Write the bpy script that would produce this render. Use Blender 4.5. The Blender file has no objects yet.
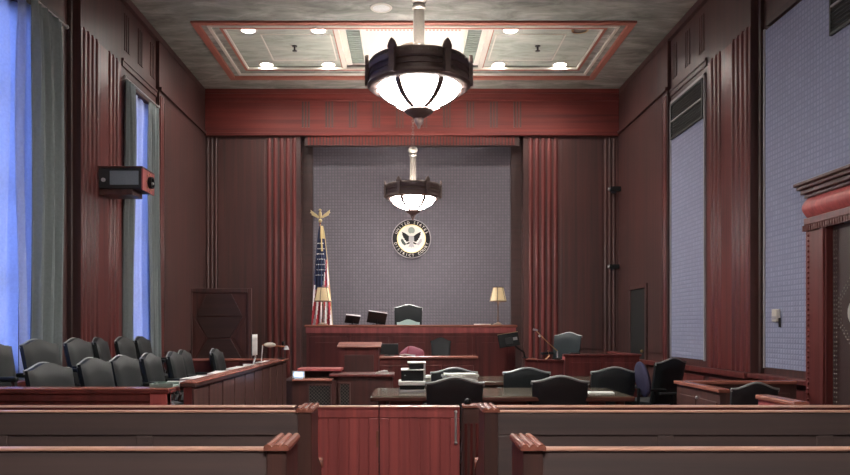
import bpy, math, random
from mathutils import Matrix, Vector
random.seed(7)
PI = math.pi
scene = bpy.context.scene
col = scene.collection

# ------------------------------------------------------------------ camera, world, exposure
EYE = 1.45
cam_d = bpy.data.cameras.new('camera'); cam = bpy.data.objects.new('camera', cam_d); col.objects.link(cam)
cam.location = (0, 0, EYE); cam.rotation_euler = (PI/2, 0, 0)
cam_d.sensor_width = 36; cam_d.lens = 760/850*36
cam_d.shift_x = 19/850; cam_d.shift_y = 90.5/850
cam_d.clip_start = .05; cam_d.clip_end = 200
scene.camera = cam
vs = scene.view_settings
vs.view_transform = 'Standard'; vs.look = 'None'; vs.gamma = 1; vs.use_curve_mapping = False
vs.exposure = 1.68
world = bpy.data.worlds.new('sky'); scene.world = world; world.use_nodes = True
bg = world.node_tree.nodes['Background']
bg.inputs[0].default_value = (.27, .40, 1.0, 1); bg.inputs[1].default_value = .85
BOWL_E, DOWN_E, DOWN_W = 40.0, 24.0, 30.0
BULB_W = 8.0

# ------------------------------------------------------------------ materials
MAT = {}
def newmat(name):
    m = bpy.data.materials.new(name); m.use_nodes = True; MAT[name] = m
    nt = m.node_tree
    return m, nt, nt.nodes['Principled BSDF']
def plain(name, c, rough=.5, metal=0, spec=.5, emit=None, es=0, bump=0, bscale=60, coat=0):
    m, nt, b = newmat(name)
    b.inputs['Base Color'].default_value = (*c, 1); b.inputs['Roughness'].default_value = rough
    b.inputs['Metallic'].default_value = metal; b.inputs['Specular IOR Level'].default_value = spec
    b.inputs['Coat Weight'].default_value = coat
    if emit: b.inputs['Emission Color'].default_value = (*emit, 1); b.inputs['Emission Strength'].default_value = es
    tc = nt.nodes.new('ShaderNodeTexCoord'); n = nt.nodes.new('ShaderNodeTexNoise'); n.inputs['Scale'].default_value = bscale
    nt.links.new(tc.outputs['Object'], n.inputs['Vector'])
    mx = nt.nodes.new('ShaderNodeMix'); mx.data_type = 'RGBA'
    mx.inputs['A'].default_value = (*[v*.82 for v in c], 1); mx.inputs['B'].default_value = (*[min(1, v*1.12) for v in c], 1)
    nt.links.new(n.outputs['Fac'], mx.inputs['Factor']); nt.links.new(mx.outputs['Result'], b.inputs['Base Color'])
    if bump:
        bp = nt.nodes.new('ShaderNodeBump'); bp.inputs['Strength'].default_value = bump; bp.inputs['Distance'].default_value = .01
        nt.links.new(n.outputs['Fac'], bp.inputs['Height']); nt.links.new(bp.outputs['Normal'], b.inputs['Normal'])
    return m
def wood(name, dark, light, rough=.32, axis='Z', fine=14, spec=.5):
    m, nt, b = newmat(name)
    tc = nt.nodes.new('ShaderNodeTexCoord'); mp = nt.nodes.new('ShaderNodeMapping')
    s = {'X': (.35, fine, fine), 'Y': (fine, .35, fine), 'Z': (fine, fine, .35)}[axis]
    mp.inputs['Scale'].default_value = s
    n = nt.nodes.new('ShaderNodeTexNoise'); n.inputs['Scale'].default_value = 1; n.inputs['Detail'].default_value = 5; n.inputs['Roughness'].default_value = .6
    n2 = nt.nodes.new('ShaderNodeTexNoise'); n2.inputs['Scale'].default_value = .55; n2.inputs['Detail'].default_value = 2
    nt.links.new(tc.outputs['Object'], mp.inputs['Vector']); nt.links.new(mp.outputs['Vector'], n.inputs['Vector'])
    nt.links.new(tc.outputs['Object'], n2.inputs['Vector'])
    ad = nt.nodes.new('ShaderNodeMath'); ad.operation = 'ADD'
    ml = nt.nodes.new('ShaderNodeMath'); ml.operation = 'MULTIPLY'; ml.inputs[1].default_value = .5
    nt.links.new(n2.outputs['Fac'], ml.inputs[0]); nt.links.new(ml.outputs[0], ad.inputs[0]); nt.links.new(n.outputs['Fac'], ad.inputs[1])
    r = nt.nodes.new('ShaderNodeValToRGB')
    r.color_ramp.elements[0].position = .55; r.color_ramp.elements[0].color = (*dark, 1)
    r.color_ramp.elements[1].position = .98; r.color_ramp.elements[1].color = (*light, 1)
    nt.links.new(ad.outputs[0], r.inputs['Fac']); nt.links.new(r.outputs['Color'], b.inputs['Base Color'])
    b.inputs['Roughness'].default_value = rough; b.inputs['Specular IOR Level'].default_value = spec
    return m
wood('wood_wall', (.058, .034, .032), (.115, .045, .040), .42)
wood('wood_frieze', (.115, .028, .024), (.245, .045, .037), .55, 'X', spec=.3)
wood('wood_reed', (.090, .025, .023), (.20, .044, .039), .34)
wood('wood_pew', (.115, .088, .086), (.175, .115, .106), .45, 'X')
wood('wood_end', (.075, .042, .038), (.14, .062, .052), .36, 'Z')
wood('wood_gate', (.36, .085, .082), (.64, .145, .135), .42)
wood('wood_rail', (.70, .37, .27), (.86, .52, .40), .3, 'X', spec=.8)  # glare of windows and lamps on the rails is put into the wood colour
wood('wood_raily_glare', (.70, .37, .27), (.86, .52, .40), .3, 'Y', spec=.8)
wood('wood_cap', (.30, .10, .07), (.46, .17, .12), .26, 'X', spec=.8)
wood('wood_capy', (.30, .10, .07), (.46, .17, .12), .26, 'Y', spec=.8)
wood('wood_bench', (.095, .025, .023), (.20, .044, .040), .38, 'Z', spec=.35)
wood('wood_screen', (.060, .024, .021), (.11, .036, .030), .42, 'Z')
wood('wood_inlay', (.040, .022, .020), (.065, .030, .027), .42, 'X')
wood('wood_table', (.055, .030, .022), (.11, .055, .040), .14, 'X', spec=.7)
plain('leather', (.020, .024, .026), .48, spec=.4, bump=.15, bscale=120)
plain('leather_glare', (.30, .32, .31), .35, spec=.7)  # pale colour paints the glare on leather chair tops
plain('leather_jury', (.012, .016, .017), .50, spec=.4, bump=.15, bscale=120)
plain('leather_black', (.007, .008, .009), .6, spec=.2)
plain('leather_teal', (.014, .024, .028), .5, spec=.4, bump=.1, bscale=120)
plain('leather_pale', (.26, .34, .31), .5)
plain('fabric_blue', (.055, .052, .095), .9, spec=.2)
plain('fabric_grey', (.26, .30, .34), .8)
plain('bronze', (.16, .115, .105), .42, metal=.25, bump=.1, bscale=40)
plain('bronze_stem', (.17, .15, .13), .38, metal=.6)
plain('brass', (.62, .45, .22), .3, metal=1)
plain('gold', (.62, .50, .26), .42, metal=.6)
plain('steel', (.62, .62, .62), .32, metal=.45)
plain('black_plastic', (.010, .011, .012), .55, spec=.25)
plain('dark_grey', (.045, .045, .048), .6, spec=.3)
plain('white_plastic', (.72, .72, .70), .4)
plain('paper', (.78, .78, .74), .8)
plain('pink_cloth', (.46, .14, .20), .7)
plain('rubber', (.02, .02, .02), .7)
plain('carpet', (.060, .030, .032), .95, bump=.3, bscale=300)
plain('shade', (.66, .54, .34), .8, emit=(1, .70, .35), es=.10)
plain('trim_metal', (.03, .03, .033), .35, metal=.4)
plain('screen_lit', (.1, .2, .5), .3, emit=(.35, .62, 1), es=1.0)
plain('vent', (.055, .060, .058), .55)
plain('plaster_red', (.36, .12, .085), .7)
plain('plaster_cream', (.62, .57, .50), .7)
plain('plaster_green', (.28, .32, .28), .7)
plain('flag_red', (.42, .035, .055), .8)
plain('flag_white', (.70, .66, .66), .8)
plain('flag_blue', (.020, .028, .075), .8)
plain('flag_gold', (.55, .42, .20), .7)
plain('seal_dark', (.016, .015, .017), .7, spec=.2)
plain('seal_cream', (.74, .68, .62), .5)
plain('seal_grey', (.40, .37, .38), .5)
plain('seal_green', (.04, .06, .05), .5)
plain('orange_trim', (.50, .17, .06), .45)
plain('lamp_glow', (1, .98, .93), .5, emit=(1, .97, .92), es=DOWN_E)
plain('lamp_off', (.17, .15, .12), .4, metal=.5)
plain('bowl_glass', (1, .98, .95), .35, emit=(1, .955, .90), es=BOWL_E)
plain('door_leather', (.050, .026, .024), .5, bump=.2, bscale=80)
def cloth(name, c, trans, rough=.9):
    m, nt, b = newmat(name)
    b.inputs['Base Color'].default_value = (*c, 1); b.inputs['Roughness'].default_value = rough; b.inputs['Specular IOR Level'].default_value = .15
    t = nt.nodes.new('ShaderNodeBsdfTranslucent'); t.inputs['Color'].default_value = (*c, 1)
    mx = nt.nodes.new('ShaderNodeMixShader'); mx.inputs[0].default_value = trans
    tc = nt.nodes.new('ShaderNodeTexCoord'); w = nt.nodes.new('ShaderNodeTexNoise'); w.inputs['Scale'].default_value = 30
    nt.links.new(tc.outputs['Object'], w.inputs['Vector'])
    m2 = nt.nodes.new('ShaderNodeMix'); m2.data_type = 'RGBA'
    m2.inputs['A'].default_value = (*[v*.85 for v in c], 1); m2.inputs['B'].default_value = (*[min(1, v*1.1) for v in c], 1)
    nt.links.new(w.outputs['Fac'], m2.inputs['Factor']); nt.links.new(m2.outputs['Result'], b.inputs['Base Color']); nt.links.new(m2.outputs['Result'], t.inputs['Color'])
    out = nt.nodes['Material Output']
    nt.links.new(b.outputs[0], mx.inputs[1]); nt.links.new(t.outputs[0], mx.inputs[2]); nt.links.new(mx.outputs[0], out.inputs[0])
cloth('drape', (.27, .305, .31), .08)
cloth('sheer', (.78, .82, .92), .62)
def fabric_grid(name, ca, cb, ax):
    """woven wall cloth: small squares with darker joints"""
    m, nt, b = newmat(name)
    tc = nt.nodes.new('ShaderNodeTexCoord'); mp = nt.nodes.new('ShaderNodeMapping')
    if ax == 'Y': mp.inputs['Rotation'].default_value = (0, 0, PI/2)
    sep = nt.nodes.new('ShaderNodeSeparateXYZ'); cmb = nt.nodes.new('ShaderNodeCombineXYZ')
    nt.links.new(tc.outputs['Object'], sep.inputs[0])
    nt.links.new(sep.outputs['Y' if ax == 'Y' else 'X'], cmb.inputs[0]); nt.links.new(sep.outputs['Z'], cmb.inputs[1])
    br = nt.nodes.new('ShaderNodeTexBrick'); br.offset = 0
    br.inputs['Scale'].default_value = 1; br.inputs['Mortar Size'].default_value = .014; br.inputs['Mortar Smooth'].default_value = .5
    br.inputs['Brick Width'].default_value = .066; br.inputs['Row Height'].default_value = .066
    br.inputs['Color1'].default_value = (*ca, 1); br.inputs['Color2'].default_value = (*[v*.86 for v in ca], 1); br.inputs['Mortar'].default_value = (*cb, 1)
    nt.links.new(cmb.outputs[0], br.inputs['Vector']); nt.links.new(br.outputs['Color'], b.inputs['Base Color'])
    bp = nt.nodes.new('ShaderNodeBump'); bp.inputs['Strength'].default_value = .4; bp.inputs['Distance'].default_value = .01; bp.invert = True
    nt.links.new(br.outputs['Fac'], bp.inputs['Height']); nt.links.new(bp.outputs['Normal'], b.inputs['Normal'])
    b.inputs['Roughness'].default_value = .8
fabric_grid('fabric_back', (.178, .158, .184), (.128, .114, .132), 'X')
fabric_grid('fabric_side_daylit', (.345, .365, .51), (.265, .28, .395), 'Y')  # blue window light on the cloth is mixed into its colour
def plaster():
    m, nt, b = newmat('plaster')
    tc = nt.nodes.new('ShaderNodeTexCoord'); mp = nt.nodes.new('ShaderNodeMapping'); mp.inputs['Scale'].default_value = (.8, 2.2, 1)
    n = nt.nodes.new('ShaderNodeTexNoise'); n.inputs['Scale'].default_value = 1.6; n.inputs['Detail'].default_value = 9; n.inputs['Roughness'].default_value = .68; n.inputs['Distortion'].default_value = .6
    r = nt.nodes.new('ShaderNodeValToRGB'); e = r.color_ramp.elements
    e[0].position = .3; e[0].color = (.115, .112, .098, 1); e[1].position = .70; e[1].color = (.42, .39, .35, 1)
    k = e.new(.5); k.color = (.245, .24, .21, 1)
    nt.links.new(tc.outputs['Object'], mp.inputs[0]); nt.links.new(mp.outputs[0], n.inputs['Vector']); nt.links.new(n.outputs['Fac'], r.inputs[0]); nt.links.new(r.outputs[0], b.inputs['Base Color'])
    b.inputs['Roughness'].default_value = .75
plaster()
def plaster_pale():
    m = MAT['plaster'].copy(); m.name = 'plaster_pale'; MAT['plaster_pale'] = m
    e = [n for n in m.node_tree.nodes if n.type == 'VALTORGB'][0].color_ramp.elements
    e[0].color = (.25, .27, .225, 1); e[1].color = (.40, .415, .355, 1); e[2].color = (.52, .51, .45, 1)
plaster_pale()

# ------------------------------------------------------------------ mesh builder
class MB:
    def __init__(s): s.v = []; s.f = []; s.m = []; s.M = Matrix.Identity(4); s.mi = 0
    def add(s, vs_, fs):
        o = len(s.v)
        s.v += [tuple(s.M @ Vector(p)) for p in vs_]
        s.f += [tuple(i+o for i in f) for f in fs]; s.m += [s.mi]*len(fs)
        return s
    def box(s, x0, x1, y0, y1, z0, z1):
        x0, x1 = sorted((x0, x1)); y0, y1 = sorted((y0, y1)); z0, z1 = sorted((z0, z1))
        return s.add([(x0,y0,z0),(x1,y0,z0),(x1,y1,z0),(x0,y1,z0),(x0,y0,z1),(x1,y0,z1),(x1,y1,z1),(x0,y1,z1)],
                     [(3,2,1,0),(4,5,6,7),(0,1,5,4),(1,2,6,5),(2,3,7,6),(3,0,4,7)])
    def lathe(s, prof, seg=24, cx=0, cy=0, a0=0):
        vs_ = []; fs = []; n = len(prof)
        for i in range(seg):
            a = a0+2*PI*i/seg
            for r, z in prof: vs_.append((cx+r*math.cos(a), cy+r*math.sin(a), z))
        for i in range(seg):
            j = (i+1) % seg
            for k in range(n-1): fs.append((i*n+k, j*n+k, j*n+k+1, i*n+k+1))
        if prof[0][0] > 1e-4: fs.append(tuple(i*n for i in reversed(range(seg))))
        if prof[-1][0] > 1e-4: fs.append(tuple(i*n+n-1 for i in range(seg)))
        return s.add(vs_, fs)
    def ringlathe(s, prof, seg=24):            # closed profile, no caps
        vs_ = []; fs = []; n = len(prof)
        for i in range(seg):
            a = 2*PI*i/seg
            for r, z in prof: vs_.append((r*math.cos(a), r*math.sin(a), z))
        for i in range(seg):
            j = (i+1) % seg
            for k in range(n): fs.append((i*n+k, j*n+k, j*n+(k+1) % n, i*n+(k+1) % n))
        return s.add(vs_, fs)
    def tube(s, pts, r, seg=8, closed=False):
        pts = [Vector(p) for p in pts]; n = len(pts); vs_ = []; fs = []
        rr = r if isinstance(r, (list, tuple)) else [r]*n
        up = Vector((0, 0, 1))
        for i, p in enumerate(pts):
            if closed: t = pts[(i+1) % n]-pts[i-1]
            else: t = pts[min(i+1, n-1)]-pts[max(i-1, 0)]
            t.normalize()
            a = t.cross(up)
            if a.length < .05: a = t.cross(Vector((0, 1, 0)))
            a.normalize(); b = a.cross(t)
            for k in range(seg):
                q = 2*PI*k/seg
                vs_.append(tuple(p+rr[i]*(math.cos(q)*a+math.sin(q)*b)))
        m = n if closed else n-1
        for i in range(m):
            j = (i+1) % n
            for k in range(seg): fs.append((i*seg+k, i*seg+(k+1) % seg, j*seg+(k+1) % seg, j*seg+k))
        if not closed: fs += [tuple(reversed(range(seg))), tuple((n-1)*seg+k for k in range(seg))]
        return s.add(vs_, fs)
    def prism(s, poly, lo, hi, axis='Y'):
        """extrude a 2-D polygon; axis Y: poly=(x,z); X: poly=(y,z); Z: poly=(x,y)"""
        def P(a, b, t): return {'Y': (a, t, b), 'X': (t, a, b), 'Z': (a, b, t)}[axis]
        n = len(poly)
        vs_ = [P(a, b, lo) for a, b in poly]+[P(a, b, hi) for a, b in poly]
        fs = [tuple(reversed(range(n))), tuple(range(n, 2*n))]+[(i, (i+1) % n, n+(i+1) % n, n+i) for i in range(n)]
        return s.add(vs_, fs)
    def sphere(s, c, r, seg=12, rings=8, sc=(1, 1, 1)):
        vs_ = [(c[0], c[1], c[2]-r*sc[2])]; fs = []
        for i in range(1, rings):
            t = -PI/2+PI*i/rings
            for k in range(seg):
                a = 2*PI*k/seg
                vs_.append((c[0]+r*sc[0]*math.cos(t)*math.cos(a), c[1]+r*sc[1]*math.cos(t)*math.sin(a), c[2]+r*sc[2]*math.sin(t)))
        vs_.append((c[0], c[1], c[2]+r*sc[2])); L = len(vs_)-1
        for k in range(seg): fs.append((0, 1+(k+1) % seg, 1+k)); fs.append((L, L-seg+k, L-seg+(k+1) % seg))
        for i in range(rings-2):
            for k in range(seg):
                a = 1+i*seg+k; b = 1+i*seg+(k+1) % seg
                fs.append((a, b, b+seg, a+seg))
        return s.add(vs_, fs)
    def grid(s, fn, nu, nv, closed_u=False):
        vs_ = [fn(i/nu, j/nv) for i in range(nu+1) for j in range(nv+1)]
        fs = [(i*(nv+1)+j, (i+1)*(nv+1)+j, (i+1)*(nv+1)+j+1, i*(nv+1)+j+1) for i in range(nu) for j in range(nv)]
        return s.add(vs_, fs)
    def build(s, name, mat, parent=None, smooth=False, bevel=0, segs=2, thick=0):
        me = bpy.data.meshes.new(name); me.from_pydata(s.v, [], s.f); me.validate()
        # outward normals
        import bmesh
        bm = bmesh.new(); bm.from_mesh(me); bmesh.ops.recalc_face_normals(bm, faces=bm.faces); bm.to_mesh(me); bm.free()
        for mm in (mat if isinstance(mat, (list, tuple)) else [mat]): me.materials.append(MAT[mm])
        if isinstance(mat, (list, tuple)):
            for p, i in zip(me.polygons, s.m): p.material_index = i
        if smooth:
            for p in me.polygons: p.use_smooth = True
            me.set_sharp_from_angle(angle=math.radians(38))
        o = bpy.data.objects.new(name, me); col.objects.link(o)
        if parent is not None: o.parent = parent
        if thick:
            md = o.modifiers.new('thickness', 'SOLIDIFY'); md.thickness = thick
        if bevel:
            md = o.modifiers.new('bevel', 'BEVEL'); md.width = bevel; md.segments = segs; md.limit_method = 'ANGLE'; md.angle_limit = math.radians(40)
        return o
def tag(o, label=None, cat=None, group=None, kind=None):
    if label: o['label'] = label
    if cat: o['category'] = cat
    if group: o['group'] = group
    if kind: o['kind'] = kind
    return o
def thing(name, label, cat, loc=(0, 0, 0), rz=0, group=None):
    o = bpy.data.objects.new(name, None); col.objects.link(o); o.empty_display_size = .1
    o.location = loc; o.rotation_euler = (0, 0, rz)
    return tag(o, label, cat, group)
def copy_tree(o, parent=None):
    c = o.copy(); col.objects.link(c); c.parent = parent
    for ch in list(o.children): copy_tree(ch, c)
    return c
def place(proto, used, label, loc, rz=0, group=None, scale=None):
    o = proto if not used else copy_tree(proto)
    if not used: used.append(1)
    o.location = loc; o.rotation_euler = (0, 0, rz); o['label'] = label
    if group: o['group'] = group
    if scale: o.scale = scale
    return o
def instance(o, name, loc, parent):
    c = bpy.data.objects.new(name, o.data); col.objects.link(c); c.location = loc; c.parent = parent
    return c
def box(name, mat, parent, x0, x1, y0, y1, z0, z1, bevel=0):
    return MB().box(x0, x1, y0, y1, z0, z1).build(name, mat, parent, bevel=bevel)

# ------------------------------------------------------------------ the room
XC, HW, D, HC = .13, 4.54, 16.5, 6.62
Y0 = -4.0
# floor with raised platforms
fl = tag(box('floor', 'carpet', None, -5, 5.3, Y0-.3, D+.9, -.2, 0), kind='structure', label='dark carpeted courtroom floor behind the pews')
box('platform', 'carpet', fl, -4.4, -1.92, 5.9, 11.42, 0, .13)                  # jury front row
box('platform', 'carpet', fl, -4.4, -3.42, 5.9, 11.42, .13, .31)                # jury back row
box('platform', 'carpet', fl, -2.2, 2.4, 13.35, D+.3, 0, .52)                   # judge's dais
box('platform', 'carpet', fl, 1.98, 4.0, 12.75, 14.2, 0, .32)                   # witness stand
# ceiling with coffer
CX0, CX1, CY0, CY1 = -3.58, 3.84, 12.84, 15.7
m = MB(); m.box(-5, 5.3, Y0-.3, CY0, HC, HC+.3).box(-5, 5.3, CY1, D+.6, HC, HC+.3).box(-5, CX0, CY0, CY1, HC, HC+.3).box(CX1, 5.3, CY0, CY1, HC, HC+.3)
ceil = tag(m.build('ceiling', 'plaster'), kind='structure', label='mottled grey painted plaster ceiling with a recessed coffer')
def frame(name, mat, parent, x0, x1, y0, y1, w, z0, z1):
    m = MB(); m.box(x0, x1, y0, y0+w, z0, z1).box(x0, x1, y1-w, y1, z0, z1).box(x0, x0+w, y0+w, y1-w, z0, z1).box(x1-w, x1, y0+w, y1-w, z0, z1)
    return m.build(name, mat, parent)
frame('coffer_moulding', 'plaster_red', ceil, CX0-.05, CX1+.05, CY0-.05, CY1+.05, .11, HC-.035, HC+.02)
frame('coffer_moulding', 'plaster', ceil, CX0+.06, CX1-.06, CY0+.06, CY1-.06, .16, HC+.02, HC+.14)
frame('coffer_moulding', 'plaster_cream', ceil, CX0+.17, CX1-.17, CY0+.17, CY1-.17, .05, HC-.01, HC+.02)
frame('coffer_moulding', 'plaster', ceil, CX0+.22, CX1-.22, CY0+.22, CY1-.22, .15, HC+.045, HC+.14)
frame('coffer_moulding', 'plaster_red', ceil, CX0+.34, CX1-.34, CY0+.34, CY1-.34, .05, HC+.03, HC+.06)
frame('coffer_moulding', 'plaster_cream', ceil, CX0+.39, CX1-.39, CY0+.39, CY1-.39, .03, HC+.035, HC+.07)
CZ = HC+.10
box('coffer_panel', 'plaster_pale', ceil, CX0+.3, -1.27, CY0+.3, CY1-.3, CZ, CZ+.1)
box('coffer_panel', 'plaster_pale', ceil, 1.53, CX1-.3, CY0+.3, CY1-.3, CZ, CZ+.1)
box('coffer_panel', 'plaster_cream', ceil, -.72, .98, CY0+.3, CY1-.3, CZ-.02, CZ+.1)
for xa, xb in ((-1.27, -1.19), (1.45, 1.53)):
    box('coffer_rib', 'plaster_cream', ceil, xa, xb, CY0+.4, CY1-.4, CZ-.05, CZ+.05)
    xr = xa-.02 if xa < 0 else xb
    box('coffer_rib', 'plaster_red', ceil, xr, xr+.02, CY0+.4, CY1-.4, CZ-.04, CZ+.05)
for xa, xb in ((-1.19, -.72), (.98, 1.45)):
    box('coffer_panel', 'plaster_cream', ceil, xa, xb, CY0+.3, CY1-.3, CZ+.03, CZ+.1)
    gx = (xa+.12, xa+.37)
    frame('grille_frame', 'plaster_cream', ceil, gx[0]-.03, gx[1]+.03, CY0+.5, CY1-.5, .03, CZ-.005, CZ+.03)
    s0 = MB().box(gx[0], gx[1], -.022, .022, -.012, .012).build('grille_slat', 'plaster_green', ceil)
    s0.location = (0, CY0+.6, CZ+.01)
    for i in range(1, 18): instance(s0, 'grille_slat', (0, CY0+.6+i*.098, CZ+.01), ceil)
for yb in (CY0+.46, CY1-.5):
    m = MB()
    for i in range(26): m.box(-.70+i*.065, -.665+i*.065, yb, yb+.045, CZ-.05, CZ-.02)
    tag(m.build('beading', 'plaster_red', ceil), kind='stuff')
for sx, ex in ((-2.62, -1.35), (1.61, 2.88)):          # thin raised outline of an access hatch in each side panel
    frame('hatch_outline', 'plaster_cream', ceil, sx, ex, 13.62, 14.95, .022, CZ-.012, CZ+.01)
m = MB(); m.lathe([(.20, HC), (.24, HC+.03), (.24, CZ)], 28, XC, 14.2).build('ceiling_boss', 'plaster_cream', ceil, smooth=True)
# ceiling-wall cornice on all sides
trim = MB(); trim.box(-4.36, 4.62, D-.08, D, HC-.10, HC).box(-4.36, 4.62, D-.05, D, HC-.16, HC-.10)
tag(trim.build('trim_1', 'wood_frieze'), kind='structure', label='narrow dark wood cornice where the far wall meets the ceiling')
for sd, (xa, xb) in (('2', (-4.45, -4.34)), ('3', (4.60, 4.72))):
    tag(box('trim_'+sd, 'wood_wall', None, xa, xb, Y0, D-.08, HC-.11, HC), kind='structure', label='narrow dark wood cornice along the %s wall' % ('window' if sd == '2' else 'door'))

def reeding(parent, pts, z0, z1, r, mat='wood_reed', inset=(0, 0)):
    """half-round vertical reeds; pts = (x,y) centres"""
    m = MB()
    for x, y in pts: m.lathe([(r, z0), (r, z1-.06), (r*.75, z1)], 12, x+inset[0], y+inset[1])
    return m.build('reeding', mat, parent, smooth=True)
FZ = 5.58     # underside of frieze
# ---- back wall
wb = MB()
NX0, NX1, NZ = -2.29, 2.55, 5.62
wb.box(-4.9, NX0, D, D+.45, 0, HC).box(NX1, 5.2, D, D+.45, 0, HC).box(NX0, NX1, D, D+.45, NZ, HC).box(NX0, NX1, D+.40, D+.6, 0, NZ)
wback = tag(wb.build('wall_back', 'wood_wall'), kind='structure', label='dark red panelled wall behind the bench with a tall niche')
box('fabric_panel', 'fabric_back', wback, -2.06, 2.32, D+.36, D+.40, .5, 5.46)
m = MB(); m.box(NX0, -2.06, D+.30, D+.40, .5, NZ).box(2.32, NX1, D+.30, D+.40, .5, NZ).box(-2.06, 2.32, D+.30, D+.40, 5.46, NZ)
m.build('niche_frame', 'wood_inlay', wback)
m = MB()
for i in range(64): m.box(-2.13+i*.0705, -2.088+i*.0705, D-.035, D+.02, 5.42, 5.60)
box('dentil_backing', 'wood_inlay', wback, -2.2, 2.46, D-.01, D+.05, 5.40, 5.62)
tag(m.build('dentil_band', 'wood_frieze', wback), kind='stuff')
box('frieze_board', 'wood_frieze', wback, -4.36, 4.62, D-.045, D, FZ+.09, HC-.14)
box('frieze_moulding', 'wood_frieze', wback, -4.36, 4.62, D-.085, D, FZ+.03, FZ+.10, .012)
box('frieze_moulding', 'wood_frieze', wback, -4.36, 4.62, D-.065, D, HC-.26, HC-.22, .008)
tg = MB()
for k in range(3): tg.box(-.085+k*.065, -.045+k*.065, -.012, .02, 0, .56)
t0 = tg.build('frieze_groove_block', 'wood_screen', wback); t0.location = (-2.17, D-.045, 5.79)
for i in range(1, 10): instance(t0, 'frieze_groove_block', (-2.17+i*.509, D-.045, 5.79), wback)
reeding(wback, [(-4.31+.09*i, D) for i in range(3)], .3, FZ, .036, 'wood_wall', inset=(0, .018))
reeding(wback, [(-2.97+.135*i, D) for i in range(5)], .3, FZ, .05, 'wood_bench', inset=(0, .018))
reeding(wback, [(2.71+.135*i, D) for i in range(5)], .3, FZ, .05, 'wood_bench', inset=(0, .018))
reeding(wback, [(4.34+.09*i, D) for i in range(3)], .3, FZ, .036, 'wood_wall', inset=(0, .018))
for xa, xb in ((-4.08, -3.06), (3.36, 4.26)):
    box('wall_panel', 'wood_wall', wback, xa, xb, D-.02, D, 1.0, FZ-.05, .008)
    box('wall_panel', 'wood_wall', wback, xa, xb, D-.02, D, .15, .9, .008)
# ---- side walls
def X(s, off): return XC+s*(HW+off)
def sbox(mb, s, o0, o1, y0, y1, z0, z1): return mb.box(X(s, o0), X(s, o1), y0, y1, z0, z1)
BAY = .12
WZ0, WZ1 = .9, 5.30
W1, W2 = (5.6, 9.62), (12.0, 13.28)
def side(s, name, label):
    m = MB()
    sbox(m, s, 0, .5, Y0, 5.0, 0, HC); sbox(m, s, -.06, .5, 13.4, D+.4, 0, HC)
    if s < 0:
        sbox(m, s, BAY, .5, 5.0, W1[0], 0, HC); sbox(m, s, BAY, .5, W1[1], 10.3, 0, HC)
        sbox(m, s, BAY, .5, W1[0], W1[1], 0, WZ0); sbox(m, s, BAY, .5, W1[0], W1[1], WZ1, HC)
        sbox(m, s, 0, .5, 10.3, W2[0], 0, HC); sbox(m, s, 0, .5, W2[1], 13.4, 0, HC)
        sbox(m, s, 0, .5, W2[0], W2[1], 0, WZ0); sbox(m, s, 0, .5, W2[0], W2[1], WZ1, HC)
    else:
        sbox(m, s, BAY, .5, 5.0, 10.3, 0, HC); sbox(m, s, 0, .5, 10.3, 13.4, 0, HC)
    w = tag(m.build(name, 'wood_wall'), kind='structure', label=label)
    # pilaster reeds between the bays
    reeding(w, [(X(s, 0), 10.40+.145*i) for i in range(4)], .85, FZ-.02, .05, inset=(s*.02, 0))
    reeding(w, [(X(s, 0), 11.30+.145*i) for i in range(3)], .85, FZ-.02, .05, inset=(s*.02, 0))
    mm = MB(); sbox(mm, s, -.006, .0, 10.31, 11.76, .85, FZ-.04); mm.build('pilaster_face', 'wood_reed', w)
    # frieze
    mm = MB(); sbox(mm, s, -.035, 0, 11.78, 13.4, FZ+.02, FZ+.06); sbox(mm, s, -.02, 0, 11.78, 13.4, FZ-.06, FZ+.02); mm.build('frieze_moulding', 'wood_wall', w)
    mm = MB(); sbox(mm, s, -.10, -.06, 13.4, D, FZ+.06, FZ+.12); mm.build('frieze_moulding', 'wood_wall', w)
    for yc in (11.9, 12.5, 13.1):
        mm = MB()
        for k in range(3): sbox(mm, s, -.012, .01, yc+k*.085, yc+.045+k*.085, 5.80, 6.38)
        mm.build('frieze_groove_block', 'wood_wall', w)
    # strip beside the near bay
    mm = MB(); sbox(mm, s, BAY-.05, BAY, 10.16, 10.22, 0, HC); mm.build('bay_moulding', 'wood_inlay', w)
    mm = MB(); sbox(mm, s, BAY-.05, BAY, 5.0, 10.0, 5.42, 5.50); mm.build('bay_moulding', 'wood_inlay', w)
    # corner bay panels
    for ya, yb in ((13.62, 14.4),) if s > 0 else ((13.62, 16.2),):
        mm = MB(); sbox(mm, s, -.085, -.06, ya, yb, 1.0, FZ-.1); mm.build('wall_panel', 'wood_wall', w, bevel=.008)
    reeding(w, [(X(s, -.06), 13.47), (X(s, -.06), 13.56)], .85, FZ-.02, .03)
    # chair rail and wainscot
    mm = MB(); sbox(mm, s, -.05, BAY, 5.0, 10.3, .78, .84) if s < 0 else (sbox(mm, s, -.05, BAY, 8.72, 10.3, .78, .84)); sbox(mm, s, -.09, 0, 10.3, 13.4, .76, .84); sbox(mm, s, -.14, -.06, 13.4, D, .76, .84)
    mm.build('chair_rail', 'wood_reed', w, bevel=.01)
    for ya, yb in ((8.8, 10.2), (10.4, 11.65), (11.85, 13.3)):
        o = BAY if yb < 10.3 else 0
        mm = MB(); sbox(mm, s, o-.03, o, ya, yb, .16, .70); mm.build('wainscot_panel', 'wood_reed', w, bevel=.008)
    return w
wl = side(-1, 'wall_left', 'dark wood panelled wall with two tall windows beside the jury box')
wr = side(1, 'wall_right', 'dark wood panelled wall with cloth panels and double doorway')
tag(MB().box(-5, 5.3, Y0-.3, Y0, 0, HC).build('wall_front', 'wood_wall'), kind='structure', label='dark wood panelled wall at the public end of the courtroom')
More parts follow.
